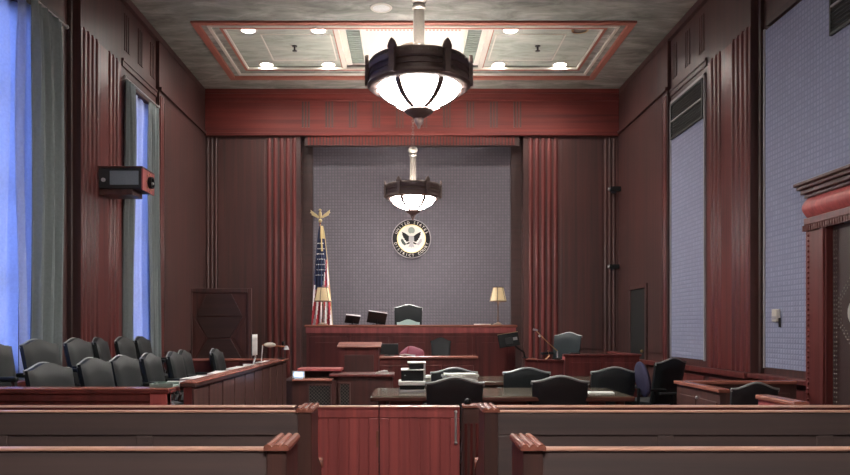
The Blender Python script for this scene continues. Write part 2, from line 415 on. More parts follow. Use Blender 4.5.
for s, nm, ya, yb in ((-1, 'baseboard_left', Y0, 5.0), (1, 'baseboard_right', Y0, 5.0)):
    m = MB(); sbox(m, s, -.03, 0, ya, yb, 0, .15); tag(m.build(nm, 'wood_end'), kind='structure', label='dark wood baseboard on the %s wall' % ('window' if s < 0 else 'door'))
# cloth panels and air vents on the right wall
m = MB(); sbox(m, 1, -.012, .0, 11.86, 13.34, .95, 5.38); fp = m.build('fabric_panel', 'fabric_side_daylit', wr)
m = MB(); sbox(m, 1, BAY-.014, BAY, 5.1, 10.10, .93, 5.40); m.build('fabric_panel', 'fabric_side_daylit', wr)
m = MB()
for a, b, c, d in ((11.83, 11.86, .93, 5.42), (13.34, 13.37, .93, 5.42)): sbox(m, 1, -.03, 0, a, b, c, d)
sbox(m, 1, -.03, 0, 11.83, 13.37, 5.38, 5.42); m.build('panel_frame', 'seal_grey', wr)
m = MB(); sbox(m, 1, BAY-.03, BAY, 10.10, 10.13, .92, 5.42); m.build('panel_frame', 'seal_grey', wr)
def vent(label, off, ya, yb, z0, z1, nsl):
    t = thing('air_vent', label, 'vent', (X(1, off), (ya+yb)/2, z0), 0, 'air vents in the cloth panels')
    w = (yb-ya)/2; h = z1-z0
    MB().box(-.012, 0, -w, w, 0, h).build('backing', 'rubber', t)
    m = MB(); m.box(-.035, 0, -w, w, 0, .03).box(-.035, 0, -w, w, h-.03, h).box(-.035, 0, -w, -w+.03, .03, h-.03).box(-.035, 0, w-.03, w, .03, h-.03).build('frame', 'vent', t)
    box('crossbar', 'seal_grey', t, -.036, -.012, -w+.03, w-.03, h*.5-.012, h*.5+.012)
    m = MB(); m.M = Matrix.Rotation(.6, 4, 'Y'); m.box(-.014, .008, -w+.03, w-.03, -.003, .003)
    s0 = m.build('slat', 'vent', t); s0.location = (-.018, 0, .05)
    for i in range(1, nsl): instance(s0, 'slat', (-.018, 0, .05+i*(h-.1)/(nsl-1)), t)
vent('dark slatted air vent at the top of the narrow cloth panel', -.012, 11.88, 13.3, 4.74, 5.36, 13)
vent('dark slatted air vent high above the double doors', BAY-.014, 6.9, 8.52, 4.72, 5.36, 13)

# ---- windows with sheers, drapes and rods
def window(idx, off, y0, y1, label):
    t = tag(bpy.data.objects.new('window_%d' % idx, None), label, kind='structure'); col.objects.link(t)
    m = MB(); 
    for a, b, c, d in ((y0, y0+.08, WZ0, WZ1), (y1-.08, y1, WZ0, WZ1), (y0+.08, y1-.08, WZ0, WZ0+.08), (y0+.08, y1-.08, WZ1-.08, WZ1)): sbox(m, -1, off+.16, off+.26, a, b, c, d)
    m.build('window_frame', 'wood_end', t)
    n = 3 if y1-y0 > 2 else 2
    m = MB()
    for i in range(1, n):
        yy = y0+(y1-y0)*i/n; sbox(m, -1, off+.18, off+.24, yy-.025, yy+.025, WZ0+.08, WZ1-.08)
    for zz in (2.0, 3.1, 4.2): sbox(m, -1, off+.185, off+.235, y0+.08, y1-.08, zz-.02, zz+.02)
    m.build('glazing_bar', 'wood_end', t)
    m = MB(); sbox(m, -1, off+.0, off+.2, y0-.02, y1+.02, WZ0-.05, WZ0); m.build('window_sill', 'wood_end', t)
    return t
window(1, BAY, W1[0], W1[1], 'tall wide window with bright blue daylight nearest the pews')
window(2, 0, W2[0], W2[1], 'tall narrow window with blue daylight behind the jury box')
for y0, y1, off in ((W1[0], W1[1], BAY), (W2[0], W2[1], 0)):
    ld = bpy.data.lights.new('window_portal', 'AREA'); ld.shape = 'RECTANGLE'; ld.size = y1-y0; ld.size_y = WZ1-WZ0; ld.cycles.is_portal = True
    lo = bpy.data.objects.new('window_portal', ld); col.objects.link(lo); lo.location = (X(-1, off+.4), (y0+y1)/2, (WZ0+WZ1)/2); lo.rotation_euler = (0, -PI/2, 0)
def curtain(name, mat, label, off, y0, y1, z0, z1, folds, amp, group, gather=1.0, seed=0):
    rnd = random.Random(seed); ph = [rnd.uniform(0, 6.28) for _ in range(6)]
    def fn(u, v):
        a = amp*(.65+.35*math.sin(3.1*u*6.28+ph[1]))
        tight = 1-(.18*math.sin(PI*v)*gather)
        yy = (y0+y1)/2+((u-.5)*tight)*(y1-y0)
        o = off+a*(.35+.65*min(1, (1-v)*6+.3))*math.sin(2*PI*folds*u+ph[0]+.6*math.sin(3*v+ph[2]))+.02*math.sin(5*v+ph[3])
        return (X(-1, o), yy+.012*math.sin(7*v+9*u), z0+(z1-z0)*v)
    m = MB(); m.grid(fn, int(folds*10), 18)
    o = m.build(name, mat, None, smooth=True, thick=.006)
    return tag(o, label, 'curtain', group)
# drapes: near window far drape, narrow window both
curtain('drape', 'drape', 'wide grey green drape at the far side of the wide window', .0, 8.98, 9.78, .35, 5.36, 6, .065, 'grey green drapes', .1, 1)
curtain('drape', 'drape', 'narrow grey green drape on the near side of the narrow window', -.05, 11.80, 12.2, .35, 5.32, 4, .045, 'grey green drapes', .15, 2)
curtain('drape', 'drape', 'narrow grey green drape on the far side of the narrow window', -.05, 12.95, 13.40, .35, 5.32, 5, .045, 'grey green drapes', .15, 3)
curtain('sheer_curtain', 'sheer', 'wide sheer curtain glowing blue at the picture edge in the wide window', BAY+.10, W1[0]+.02, 9.12, .7, 5.33, 14, .07, 'sheer curtains', .0, 4)
curtain('sheer_curtain', 'sheer', 'narrow sheer curtain glowing blue next to the wide drape', BAY-.02, 8.86, W1[1]+.02, .7, 5.33, 4, .04, 'sheer curtains', .1, 8)
curtain('sheer_curtain', 'sheer', 'sheer white curtain glowing blue in the narrow window', .06, W2[0]+.0, W2[1], .7, 5.28, 5, .05, 'sheer curtains', .0, 5)
def rod(label, off, ya, yb, z):
    t = thing('curtain_rod', label, 'curtain rod', (X(-1, off), ya, z), 0, 'curtain rods')
    MB().tube([(0, 0, 0), (0, yb-ya, 0)], .016, 8).build('rod', 'steel', t, smooth=True)
    for yy in (0, yb-ya): MB().sphere((0, yy, 0), .03).build('finial', 'steel', t, smooth=True)
    for yy in (.05, yb-ya-.05): box('bracket', 'steel', t, -.10+off*0-.02, .0, yy-.01, yy+.01, -.012, .012)
rod('silver curtain rod over the wide window', .02, 5.5, 9.92, 5.38)
rod('silver curtain rod over the narrow window', -.05, 11.78, 13.39, 5.34)

# ------------------------------------------------------------------ doors
dt = bpy.data.objects.new('door_1', None); col.objects.link(dt); tag(dt, 'studded leather door in a heavy carved wooden surround', kind='structure')
DY0, DY1 = 6.6, 8.28
m = MB(); sbox(m, 1, -.02, BAY-.014, DY0, DY1, 0, 2.56); dl = m.build('door_leaf', 'door_leather', dt)
for ya, yb in ((DY1, 8.70), (6.18, DY0)):
    m = MB(); sbox(m, 1, -.10, BAY, ya, yb, 0, 2.62); cs = m.build('casing', 'wood_bench', dt, bevel=.012)
    m = MB(); ym = yb-.07 if ya > 7 else ya+.07
    for i in range(42): m.sphere((X(1, -.10), ym, .10+i*.06), .018, 8, 5)
    tag(m.build('carved_beads', 'wood_bench', dt, smooth=True), kind='stuff')
    m = MB(); ym2 = ya+.04 if ya > 7 else yb-.04
    sbox(m, 1, -.125, -.10, ym2-.03, ym2+.03, 0, 2.60); m.build('inner_moulding', 'wood_bench', dt, bevel=.008)
m = MB(); sbox(m, 1, -.12, BAY, 6.18, 8.70, 2.62, 2.70); m.build('head_moulding', 'wood_bench', dt, bevel=.01)
m = MB()
for i in range(52): sbox(m, 1, -.14, -.10, 6.22+i*.048, 6.244+i*.048, 2.55, 2.615)
tag(m.build('dentils', 'wood_bench', dt), kind='stuff')
pr = [(X(1, BAY), 2.70)]+[(X(1, -.08-.07*math.sin(PI*i/8)), 2.70+.23*i/8) for i in range(9)]+[(X(1, BAY), 2.93)]
MB().prism(pr, 6.20, 8.68, 'Y').build('frieze_roll', 'wood_gate', dt, smooth=True)
for k, (o, z0, z1) in enumerate(((-.11, 2.93, 2.97), (-.15, 2.97, 3.02), (-.19, 3.02, 3.06), (-.22, 3.06, 3.10))):
    m = MB(); e = .012*k+.01; sbox(m, 1, o, BAY, 6.18-e, 8.70+e, z0, z1); m.build('cornice', 'wood_screen', dt, bevel=.01)
# brass studs on the leaf
st = MB()
def stud(y, z): st.sphere((X(1, -.02), y, z), .010, 6, 4)
for i in range(50): stud(DY1-.03, .05+i*.05); stud(DY1-.075, .05+i*.05); stud(DY0+.03, .05+i*.05); stud(DY0+.075, .05+i*.05)
for rr in (.37, .325):
    pts = [(7.82+rr*math.cos(PI/8+PI/4*k), 1.63+rr*math.sin(PI/8+PI/4*k)) for k in range(8)]
    for k in range(8):
        a, b = pts[k], pts[(k+1) % 8]
        for j in range(6): stud(a[0]+(b[0]-a[0])*j/6, a[1]+(b[1]-a[1])*j/6)
tag(st.build('brass_studs', 'bronze_stem', dt, smooth=True), kind='stuff')
m = MB(); m.M = Matrix.Translation((X(1, -.02), 7.83, 1.61)) @ Matrix.Rotation(-PI/2, 4, 'Y')
m.lathe([(.12, 0), (.14, .02), (.10, .03)], 20).build('porthole_rim', 'steel', dt, smooth=True)
d2 = bpy.data.objects.new('door_2', None); col.objects.link(d2); tag(d2, 'small dark door near the far corner of the panelled wall', kind='structure')
m = MB(); sbox(m, 1, -.075, -.06, 14.58, 15.55, 0, 2.22); m.build('door_leaf', 'rubber', d2)
m = MB(); sbox(m, 1, -.10, -.06, 14.48, 14.58, 0, 2.31); sbox(m, 1, -.10, -.06, 15.55, 15.65, 0, 2.31); sbox(m, 1, -.10, -.06, 14.58, 15.55, 2.22, 2.31); m.build('door_frame', 'wood_wall', d2, bevel=.01)
m = MB(); m.sphere((X(1, -.11), 14.70, 1.0), .03).build('door_knob', 'brass', d2, smooth=True)

# ------------------------------------------------------------------ chandeliers
def make_chandelier():
    t = thing('chandelier', 'x', 'chandelier', (0, 0, 0), 0, 'matching bronze bowl chandeliers')
    # origin = bottom of ring, centre
    MB().ringlathe([(.50, -.03), (.53, -.01), (.535, .04), (.525, .08), (.53, .11), (.545, .135), (.545, .175), (.53, .195), (.50, .195), (.49, .16), (.48, 0)], 48).build('ring', 'bronze', t, smooth=True)
    m = MB(); m.ringlathe([(.43, -.035), (.46, -.075), (.53, -.07), (.56, -.045), (.55, -.015), (.47, -.005)], 48).build('brim', 'bronze', t, smooth=True)
    # running wave scroll along the ring
    m = MB()
    for i in range(36):
        a = 2*PI*i/36
        pts = []
        for k in range(7):
            q = -.4+k*.75; rr = .022*(1-k*.11); aa = a+rr*math.cos(q)/.55
            pts.append((.55*math.cos(aa), .55*math.sin(aa), .152+rr*math.sin(q)))
        m.tube(pts, .005, 5)
    tag(m.build('wave_scroll', 'bronze_stem', t, smooth=True), kind='stuff')
    m = MB()
    for zz in (.035, .095): m.ringlathe([(.53, zz-.008), (.548, zz), (.53, zz+.008)], 48)
    m.build('ring_bands', 'bronze', t, smooth=True)
    # glass bowl
    prof = [(.445*math.cos(q), -.03-.245*math.sin(q)) for q in [PI/2*i/12 for i in range(12)]]+[(.03, -.275)]
    inner = [(r*.985, z+.006) for r, z in reversed(prof)]
    MB().ringlathe(prof+inner, 48).build('glass_bowl', 'bowl_glass', t, smooth=True)
    for k in range(6):
        a = k*PI/3
        c, s = math.cos(a), math.sin(a)
        def ribfn(u, v, c=c, s=s):
            q = PI/2*.93*v; rr = .459*math.cos(q); e = (u-.5)*.07*(1-.35*v)
            return (rr*c-e*s, rr*s+e*c, -.03-.259*math.sin(q))
        MB().grid(ribfn, 2, 14).build('rib', 'bronze', t, smooth=True, thick=.008)
        f = MB(); f.M = Matrix.Rotation(a, 4, 'Z') @ Matrix.Translation((.555, 0, 0))
        f.box(-.02, .03, -.035, .035, -.05, .17)
        f.prism([(-.045, .17), (.045, .17), (.05, .20), (.03, .245), (0, .275), (-.03, .245), (-.05, .20)], -.012, .028, 'X')
        fo = f.build('finial', 'bronze', t, bevel=.008)
    MB().lathe([(0, -.475), (.014, -.468), (.022, -.44), (.038, -.425), (.048, -.40), (.052, -.37), (.085, -.345), (.14, -.315), (.160, -.295), (.155, -.275), (.10, -.25), (0, -.25)], 24).build('bottom_boss', 'bronze', t, smooth=True)
    # inner hub and arms hold the bowl from the stem
    MB().lathe([(.09, .10), (.10, .14), (.068, .18), (.062, .24), (.062, .72), (.075, .735), (.075, .76), (.055, .775), (.08, .80), (.10, .84), (.075, .89), (.03, .91)], 20).build('stem', 'bronze_stem', t, smooth=True)
    for k in range(3):
        a = k*2*PI/3
        MB().tube([(0, 0, .15), (.25*math.cos(a), .25*math.sin(a), .13), (.49*math.cos(a), .49*math.sin(a), .10)], .014, 6).build('arm', 'bronze', t, smooth=True)
    ztop = HC-3.93
    # chain links alternate
    link = [(.022*math.cos(2*PI*k/10), 0, .036*math.sin(2*PI*k/10)) for k in range(10)]
    ch = MB(); z = .93; i = 0
    while z < ztop-.06:
        ch.M = Matrix.Translation((0, 0, z)) @ Matrix.Rotation(PI/2*(i % 2), 4, 'Z'); ch.tube(link, .007, 5, closed=True); z += .056; i += 1
    tag(ch.build('chain', 'bronze', t, smooth=True), kind='stuff')
    MB().lathe([(.02, ztop-.09), (.05, ztop-.07), (.11, ztop-.03), (.13, ztop), ], 20).build('ceiling_canopy', 'bronze', t, smooth=True)
    ld = bpy.data.lights.new('bulb_light', 'POINT'); ld.energy = BULB_W; ld.color = (1, .94, .86); ld.shadow_soft_size = .12
    lo = bpy.data.objects.new('bulb_light', ld); col.objects.link(lo); lo.parent = t; lo.location = (0, 0, -.05)
    t.scale = (.93, .93, 1)
    return t
ch = make_chandelier(); used = []
place(ch, used, 'large bronze bowl chandelier hanging nearest, at the top of the picture', (XC, 7.66, 3.93))
place(ch, used, 'smaller looking bronze bowl chandelier hanging farther off, just above the round seal', (XC, 14.2, 3.93))
place(ch, used, 'bronze bowl chandelier added out of view over the public pews to light their backs', (XC, 1.12, 3.93))  # unseen lamp, added so that light reaches pew backs and gate

# ------------------------------------------------------------------ ceiling fittings
def downlight(label, x, y, on=True):
    t = thing('ceiling_downlight', label, 'downlight', (x, y, CZ), 0, 'recessed downlights in the ceiling coffer')
    MB().ringlathe([(.115, -.012), (.15, -.012), (.155, 0), (.115, 0)], 24).build('trim_ring', 'plaster_cream' if on else 'brass', t, smooth=True)
    MB().lathe([(.115, -.006), (.115, -.002)], 24).build('lens', 'lamp_glow' if on else 'lamp_off', t)
    if on:
        ld = bpy.data.lights.new('downlight_beam', 'SPOT'); ld.energy = DOWN_W; ld.spot_size = math.radians(160); ld.spot_blend = .7; ld.shadow_soft_size = .1; ld.color = (1, .95, .88)
        lo = bpy.data.objects.new('downlight_beam', ld); col.objects.link(lo); lo.parent = t; lo.location = (0, 0, -.03)
rows = (('front', 13.44), ('back', 15.2))
for (rn, y), (cn, x) in [(r, c) for r in rows for c in (('far left', -2.79), ('inner left', -1.55), ('inner right', 1.85), ('far right', 3.08))]:
    on = not (rn == 'front' and cn == 'far right')
    downlight(('glowing recessed downlight, %s of the %s row in the coffer' % (cn, rn)) if on else 'unlit brass downlight at the right end of the front row in the coffer', x, y, on)
for nm, x in (('left', -2.08), ('right', 2.46)):
    t = thing('fire_sprinkler', 'small dark fire sprinkler in the %s half of the ceiling coffer' % nm, 'sprinkler', (x, 14.2, CZ), 0, 'ceiling sprinklers')
    MB().lathe([(.05, -.012), (.05, 0)], 14).build('escutcheon', 'trim_metal', t)
    MB().lathe([(.014, -.09), (.014, -.012)], 10).build('pipe', 'trim_metal', t)
    MB().lathe([(.045, -.10), (.045, -.09)], 12).build('deflector', 'trim_metal', t)
t = thing('ceiling_speaker', 'round cream speaker grille in the ceiling in front of the coffer', 'speaker', (-.40, 12.27, HC))
MB().ringlathe([(.14, -.014), (.175, -.010), (.18, 0), (.14, 0)], 24).build('rim', 'plaster_cream', t, smooth=True)
m = MB(); m.lathe([(.14, -.009), (.14, -.002)], 24)
for r in (.04, .07, .10, .125): m.ringlathe([(r-.006, -.013), (r+.006, -.013), (r+.006, -.009), (r-.006, -.009)], 24)
m.build('grille', 'white_plastic', t)

# ------------------------------------------------------------------ chairs
def back_shape(w0, w1, z0, z1, yb, lean, th, camel=.045, corner=.25):
    def top(u):
        a = abs(u)
        return z1-.058+.058*(.5+.5*math.cos(min(1, a/.94)*PI))
    def P(u, v, f):
        zt = top(u); w = w0+(w1-w0)*v
        z = z0+(zt-z0)*v
        edge = (1-max(abs(u)**6, (abs(2*v-1))**8*.8))
        y = yb-lean*v + .035*u*u + f*th*(.35+.65*edge)
        return (u*w, y, z)
    return P, top
def build_back(P, nu=14, nv=8):
    m = MB(); vs_ = []; idx = {}
    for f in (0, 1):
        for i in range(nu+1):
            for j in range(nv+1):
                idx[f, i, j] = len(vs_); vs_.append(P(2*i/nu-1, j/nv, -.5 if f == 0 else .5))
    fs = []
    for i in range(nu):
        for j in range(nv):
            fs.append((idx[0, i, j], idx[0, i, j+1], idx[0, i+1, j+1], idx[0, i+1, j]))
            fs.append((idx[1, i, j], idx[1, i+1, j], idx[1, i+1, j+1], idx[1, i, j+1]))
    for i in range(nu):
        for j in (0, nv): fs.append((idx[0, i, j], idx[0, i+1, j], idx[1, i+1, j], idx[1, i, j]))
    for j in range(nv):
        for i in (0, nu): fs.append((idx[0, i, j], idx[0, i, j+1], idx[1, i, j+1], idx[1, i, j]))
    return m.add(vs_, fs)
def cushion(m, w, y0, y1, z0, z1):
    """puffed seat cushion"""
    vs_ = []; nu, nv = 10, 8
    def fn(side):
        def g(u, v):
            a, b = 2*u-1, 2*v-1
            e = (1-abs(a)**5)*(1-abs(b)**5)
            zc = (z0+z1)/2
            return (a*w, y0+(y1-y0)*v, zc+side*(z1-z0)/2*(.45+.55*e))
        return g
    m.grid(fn(1), nu, nv); m.grid(fn(-1), nu, nv)
    for a in (-1, 1): pass
    zc = (z0+z1)/2; h = (z1-z0)/2*.45
    m.box(-w+.0005, w-.0005, y0+.0005, y1-.0005, zc-h, zc+h)
    return m
def make_chair(name, lea, edge, height=1.0, w=.29, arms=True, inner=None, th=.085, pr_=.012):
    t = thing(name, 'x', 'chair')
    P, top = back_shape(w-.02, w, .47, height, -.24, .10, th)
    bk = build_back(P).build('backrest', lea, t, smooth=True)
    pts = [P(-1, .94, -.5)]+[P(2*i/14-1, 1, -.5) for i in range(15)]+[P(1, .94, -.5)]
    pts = [(a, b+.006, c) for a, b, c in pts]
    MB().tube(pts, pr_, 6).build('top_strip', edge, bk, smooth=True)  # pale strip along the backrest top stands in for leather glare
    if inner:
        Q, _ = back_shape(w-.06, w-.05, .58, 1.10, -.195, .045, .03); build_back(Q).build('back_pad', inner, t, smooth=True)
    cushion(MB(), w-.02, -.22, .27, .40, .52).build('seat', lea, t, smooth=True)
    box('seat_rail', 'wood_inlay', t, -w+.03, w-.03, -.20, .25, .37, .42, .008)
    if arms:
        for s in (-1, 1):
            ar = MB().box(s*(w-.005)-.028, s*(w-.005)+.028, -.22, .17, .655, .70).build('armrest', lea, t, bevel=.014)
            MB().tube([(s*(w-.005), .13, .66), (s*(w-.002), .15, .55), (s*(w-.03), .10, .41)], .018, 6).build('arm_post', 'wood_inlay', ar, smooth=True)
    MB().lathe([(.05, .12), (.05, .20), (.03, .21), (.03, .37), (.09, .375)], 12).build('column', 'trim_metal', t, smooth=True)
    for k in range(5):
        a = PI/2+k*2*PI/5
        lg = MB().tube([(0, 0, .14), (.17*math.cos(a), .17*math.sin(a), .11), (.29*math.cos(a), .29*math.sin(a), .075)], [.03, .024, .018], 6).build('leg', 'wood_inlay', t, smooth=True)
        m = MB(); m.M = Matrix.Translation((.29*math.cos(a), .29*math.sin(a), .03)) @ Matrix.Rotation(a, 4, 'Z') @ Matrix.Rotation(PI/2, 4, 'X')
        m.lathe([(.03, -.02), (.03, .02)], 10); m.build('caster', 'rubber', lg)
    return t
R = math.radians
jc = make_chair('jury_chair', 'leather_jury', 'leather_glare', 1.02, .285, th=.12, pr_=.009); used = []
JF = [(-2.80, 6.52, -103, 'nearest in the front row, beside the pews'),
      (-2.84, 7.62, -98, 'second from the pews in the front row'),
      (-2.80, 8.32, -98, 'third from the pews in the front row'),
      (-2.74, 9.05, -92, 'fourth from the pews in the front row'),
      (-2.66, 9.74, -89, 'fifth from the pews in the front row'),
      (-2.72, 10.40, -87, 'sixth from the pews in the front row'),
      (-2.45, 11.06, -90, 'last of the front row, nearest the desk screen')]
for x, y, a, l in JF: place(jc, used, 'dark green leather jury chair, '+l, (x, y, .13), R(a), 'front row of jury chairs')
JB = [(-3.62, 7.12, -98, 'nearest of the raised back row, at the picture edge'),
      (-3.60, 8.02, -101, 'second of the raised back row, before the wide drape'),
      (-3.62, 9.06, -95, 'third of the raised back row, between the two windows'),
      (-3.60, 9.74, -82, 'fourth of the raised back row, turned edge on'),
      (-3.56, 10.42, -92, 'fifth of the raised back row, before the narrow window'),
      (-3.54, 11.08, -89, 'last of the raised back row, beyond the narrow window')]
for x, y, a, l in JB: place(jc, used, 'dark green leather jury chair, '+l, (x, y, .31), R(a), 'back row of jury chairs')
cc = make_chair('counsel_chair', 'leather', 'leather_glare', .97, .28, pr_=.015); used = []
CCS = [(.475, 7.72, 0, 'at the near table, beside the printer'),
       (1.56, 7.92, -3, 'at the near table, right of the gate post'),
       (.56, 9.50, 4, 'at the far table, just behind the printer'),
       (1.46, 9.50, 0, 'at the middle of the far table'),
       (2.53, 9.62, 3, 'at the right end of the far table, beside the blue swivel chair')]
for x, y, a, l in CCS: place(cc, used, 'black leather chair '+l, (x, y, 0), R(a), 'counsel chairs')
c5 = make_chair('desk_chair', 'leather', 'leather_glare', .95, .215, pr_=.012)
c5.location = (3.20, 7.28, 0); c5['label'] = 'small black camel back chair at the low panelled partition'
wc = make_chair('witness_chair', 'leather_teal', 'leather_glare', 1.05, .27)
wc.location = (2.72, 13.45, .32); wc.rotation_euler = (0, 0, R(140)); wc['label'] = 'teal leather chair with raised back in the witness stand'
wc2 = make_chair('clerk_chair', 'leather', 'black_plastic', .98, .17, arms=False)
wc2.location = (.60, 12.80, .30); wc2.rotation_euler = (0, 0, R(180)); wc2['label'] = 'small black chair behind the clerk counter'
box('platform', 'carpet', fl, -.6, 1.3, 12.45, 13.18, 0, .30)
jg = make_chair('judge_chair', 'leather_black', 'leather_glare', 1.39, .275, inner='leather_pale')
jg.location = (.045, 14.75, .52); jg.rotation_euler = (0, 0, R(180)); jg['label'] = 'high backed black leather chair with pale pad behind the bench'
lc = make_chair('leather_armchair', 'leather_jury', 'leather_glare', 1.06, .29)
lc.location = (3.27, 10.12, 0); lc.rotation_euler = (0, 0, R(32)); lc['label'] = 'dark leather armchair turned sideways behind the panelled low partition'
# blue fabric swivel chair
t = thing('swivel_chair', 'blue fabric swivel chair with rounded back, seen side on', 'chair', (3.11, 9.2, 0), R(-88))
m = MB()
m.M = Matrix.Translation((0, -.25, .83)) @ Matrix.Rotation(R(10), 4, 'X')
m.sphere((0, 0, 0), 1, 18, 12, (.215, .06, .22)); m.build('backrest', 'fabric_blue', t, smooth=True)
m = MB(); m.sphere((0, .03, .47), 1, 18, 10, (.25, .25, .055)); m.build('seat', 'fabric_blue', t, smooth=True)
MB().tube([(0, -.12, .42), (0, -.30, .46), (0, -.30, .72)], .02, 8).build('back_bar', 'black_plastic', t, smooth=True)
for s in (-1, 1):
    ar = box('armrest', 'black_plastic', t, s*.27-.03, s*.27+.03, -.14, .14, .66, .69, .01)
    MB().tube([(s*.2, 0, .44), (s*.27, 0, .48), (s*.27, 0, .66)], .014, 6).build('arm_post', 'black_plastic', ar, smooth=True)
MB().lathe([(.045, .10), (.045, .2), (.025, .21), (.025, .43)], 12).build('column', 'steel', t, smooth=True)
for k in range(5):
    a = k*2*PI/5
    lg = MB().tube([(0, 0, .11), (.28*math.cos(a), .28*math.sin(a), .075)], [.026, .016], 6).build('leg', 'black_plastic', t, smooth=True)
    m = MB(); m.M = Matrix.Translation((.28*math.cos(a), .28*math.sin(a), .03)) @ Matrix.Rotation(a, 4, 'Z') @ Matrix.Rotation(PI/2, 4, 'X')
    m.lathe([(.03, -.02), (.03, .02)], 10); m.build('caster', 'rubber', lg)

# ------------------------------------------------------------------ pews, bar rail, gate
def cap_profile(w):      # three ridges across the width
    pts = [(0, -.014), (0, 0)]
    for k in range(3):
        c = w*(k+.5)/3
        for j in range(5):
            q = PI*j/4; pts.append((c-math.cos(q)*w/6.6, .002+.012*math.sin(q)))
    pts += [(w, 0), (w, -.014)]
    return pts
def pew(label, xa, xb, y, end):
    """xa..xb along the wall, back panel towards the camera; end: -1 the aisle is at xa, +1 at xb"""
    t = thing('pew', label, 'pew', (0, 0, 0), 0, 'spectator pews'); t.location = ((xa+xb)/2, y, 0)
    L = (xb-xa)/2; zt = .945
    MB().box(-L, L, .012, .045, .16, zt-.014).build('back_panel', 'wood_pew', t)
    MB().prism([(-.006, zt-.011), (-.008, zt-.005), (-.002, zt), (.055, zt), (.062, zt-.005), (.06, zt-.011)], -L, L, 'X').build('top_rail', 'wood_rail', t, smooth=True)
    MB().box(-L, L, 0, .012, .16, .27).build('back_rail', 'wood_pew', t, bevel=.006)
    MB().box(-L, L, 0, .012, zt-.15, zt-.014).build('back_rail', 'wood_pew', t, bevel=.006)
    n = 5
    for i in range(n):
        xx = -L+.05+(2*L-.1)*i/(n-1)
        MB().box(xx-.05, xx+.05, 0, .012, .27, zt-.15).build('back_stile', 'wood_pew', t, bevel=.006)
    MB().box(-L, L, .05, .48, .40, .44).build('seat', 'wood_pew', t, bevel=.012)
    MB().box(-L, L, .10, .13, .0, .40).build('kick_board', 'wood_pew', t)
    for e in (-1, 1):
        x0 = e*L; x1 = e*(L+.085)
        lo, hi = min(x0, x1), max(x0, x1)
        poly = [(-.01, 0), (-.01, zt), (.30, zt), (.335, zt-.05), (.33, .70), (.36, .60), (.46, .56), (.53, .52), (.54, .46), (.50, .40), (.50, 0)]
        en = MB().prism(poly, lo, hi, 'X').build('end_panel', 'wood_end', t, bevel=.006)
        m = MB(); w = .105
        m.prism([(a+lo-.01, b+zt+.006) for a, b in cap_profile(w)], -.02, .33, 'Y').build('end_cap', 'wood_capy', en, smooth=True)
        m = MB(); m.M = Matrix.Translation((0, .535, .535))
        m.tube([(lo-.01, 0, 0), (hi+.01, 0, 0)], .035, 12).build('arm_scroll', 'wood_capy', en, smooth=True)
pew('dark wooden pew left of the aisle in the nearest row', -4.30, -.585, 3.19, 1)
pew('dark wooden pew right of the aisle in the nearest row', .575, 4.55, 3.19, -1)
pew('dark wooden pew left of the aisle in the second row', -4.30, -.66, 4.63, 1)
pew('dark wooden pew right of the aisle in the second row', .56, 4.55, 4.63, -1)
BY, BZ = 5.55, .878
def bar(label, xa, xb):
    t = thing('bar_rail', label, 'railing', ((xa+xb)/2, BY, 0), 0, 'low wooden bar in front of the well'); L = (xb-xa)/2
    MB().box(-L, L, 0, .07, 0, BZ-.04).build('body', 'wood_gate', t)
    MB().box(-L, L, -.03, .10, BZ-.04, BZ-.008).build('cap_moulding', 'wood_bench', t, bevel=.008); MB().box(-L, L, -.032, .102, BZ-.008, BZ).build('cap', 'wood_rail', t, bevel=.003)  # thin pale board paints the highlight along the bar top
    MB().box(-L, L, -.015, 0, BZ-.11, BZ-.04).build('top_rail', 'wood_gate', t, bevel=.006)
    n = max(2, int(2*L/.45))
    for i in range(n):
        x0 = -L+.05+(2*L-.1)*i/n; x1 = -L+.05+(2*L-.1)*(i+1)/n-.05
        MB().box(x0, x1, -.01, 0, .15, BZ-.14).build('panel', 'wood_gate', t, bevel=.006)
    return t
bar('low red wooden bar rail running left from the gate', -4.38, -.815)
bar('low red wooden bar rail running right from the gate', .545, 4.60)
t = thing('gate_post', 'square reeded wooden post on the right of the swing gate', 'post', (.475, BY, 0))
MB().box(-.065, .065, -.03, .09, 0, BZ-.01).build('shaft', 'wood_end', t, bevel=.006)
m = MB()
for k in range(3): m.tube([(-.04+k*.04, -.03, .05), (-.04+k*.04, -.03, BZ-.12)], .012, 8)
m.build('reeding', 'wood_bench', t, smooth=True)
MB().box(-.065, .065, -.045, .105, BZ-.01, BZ+.015).build('cap', 'wood_cap', t, bevel=.008)
MB().sphere((-.025, .0, BZ+.03), .028).build('black_knob', 'black_plastic', t, smooth=True)
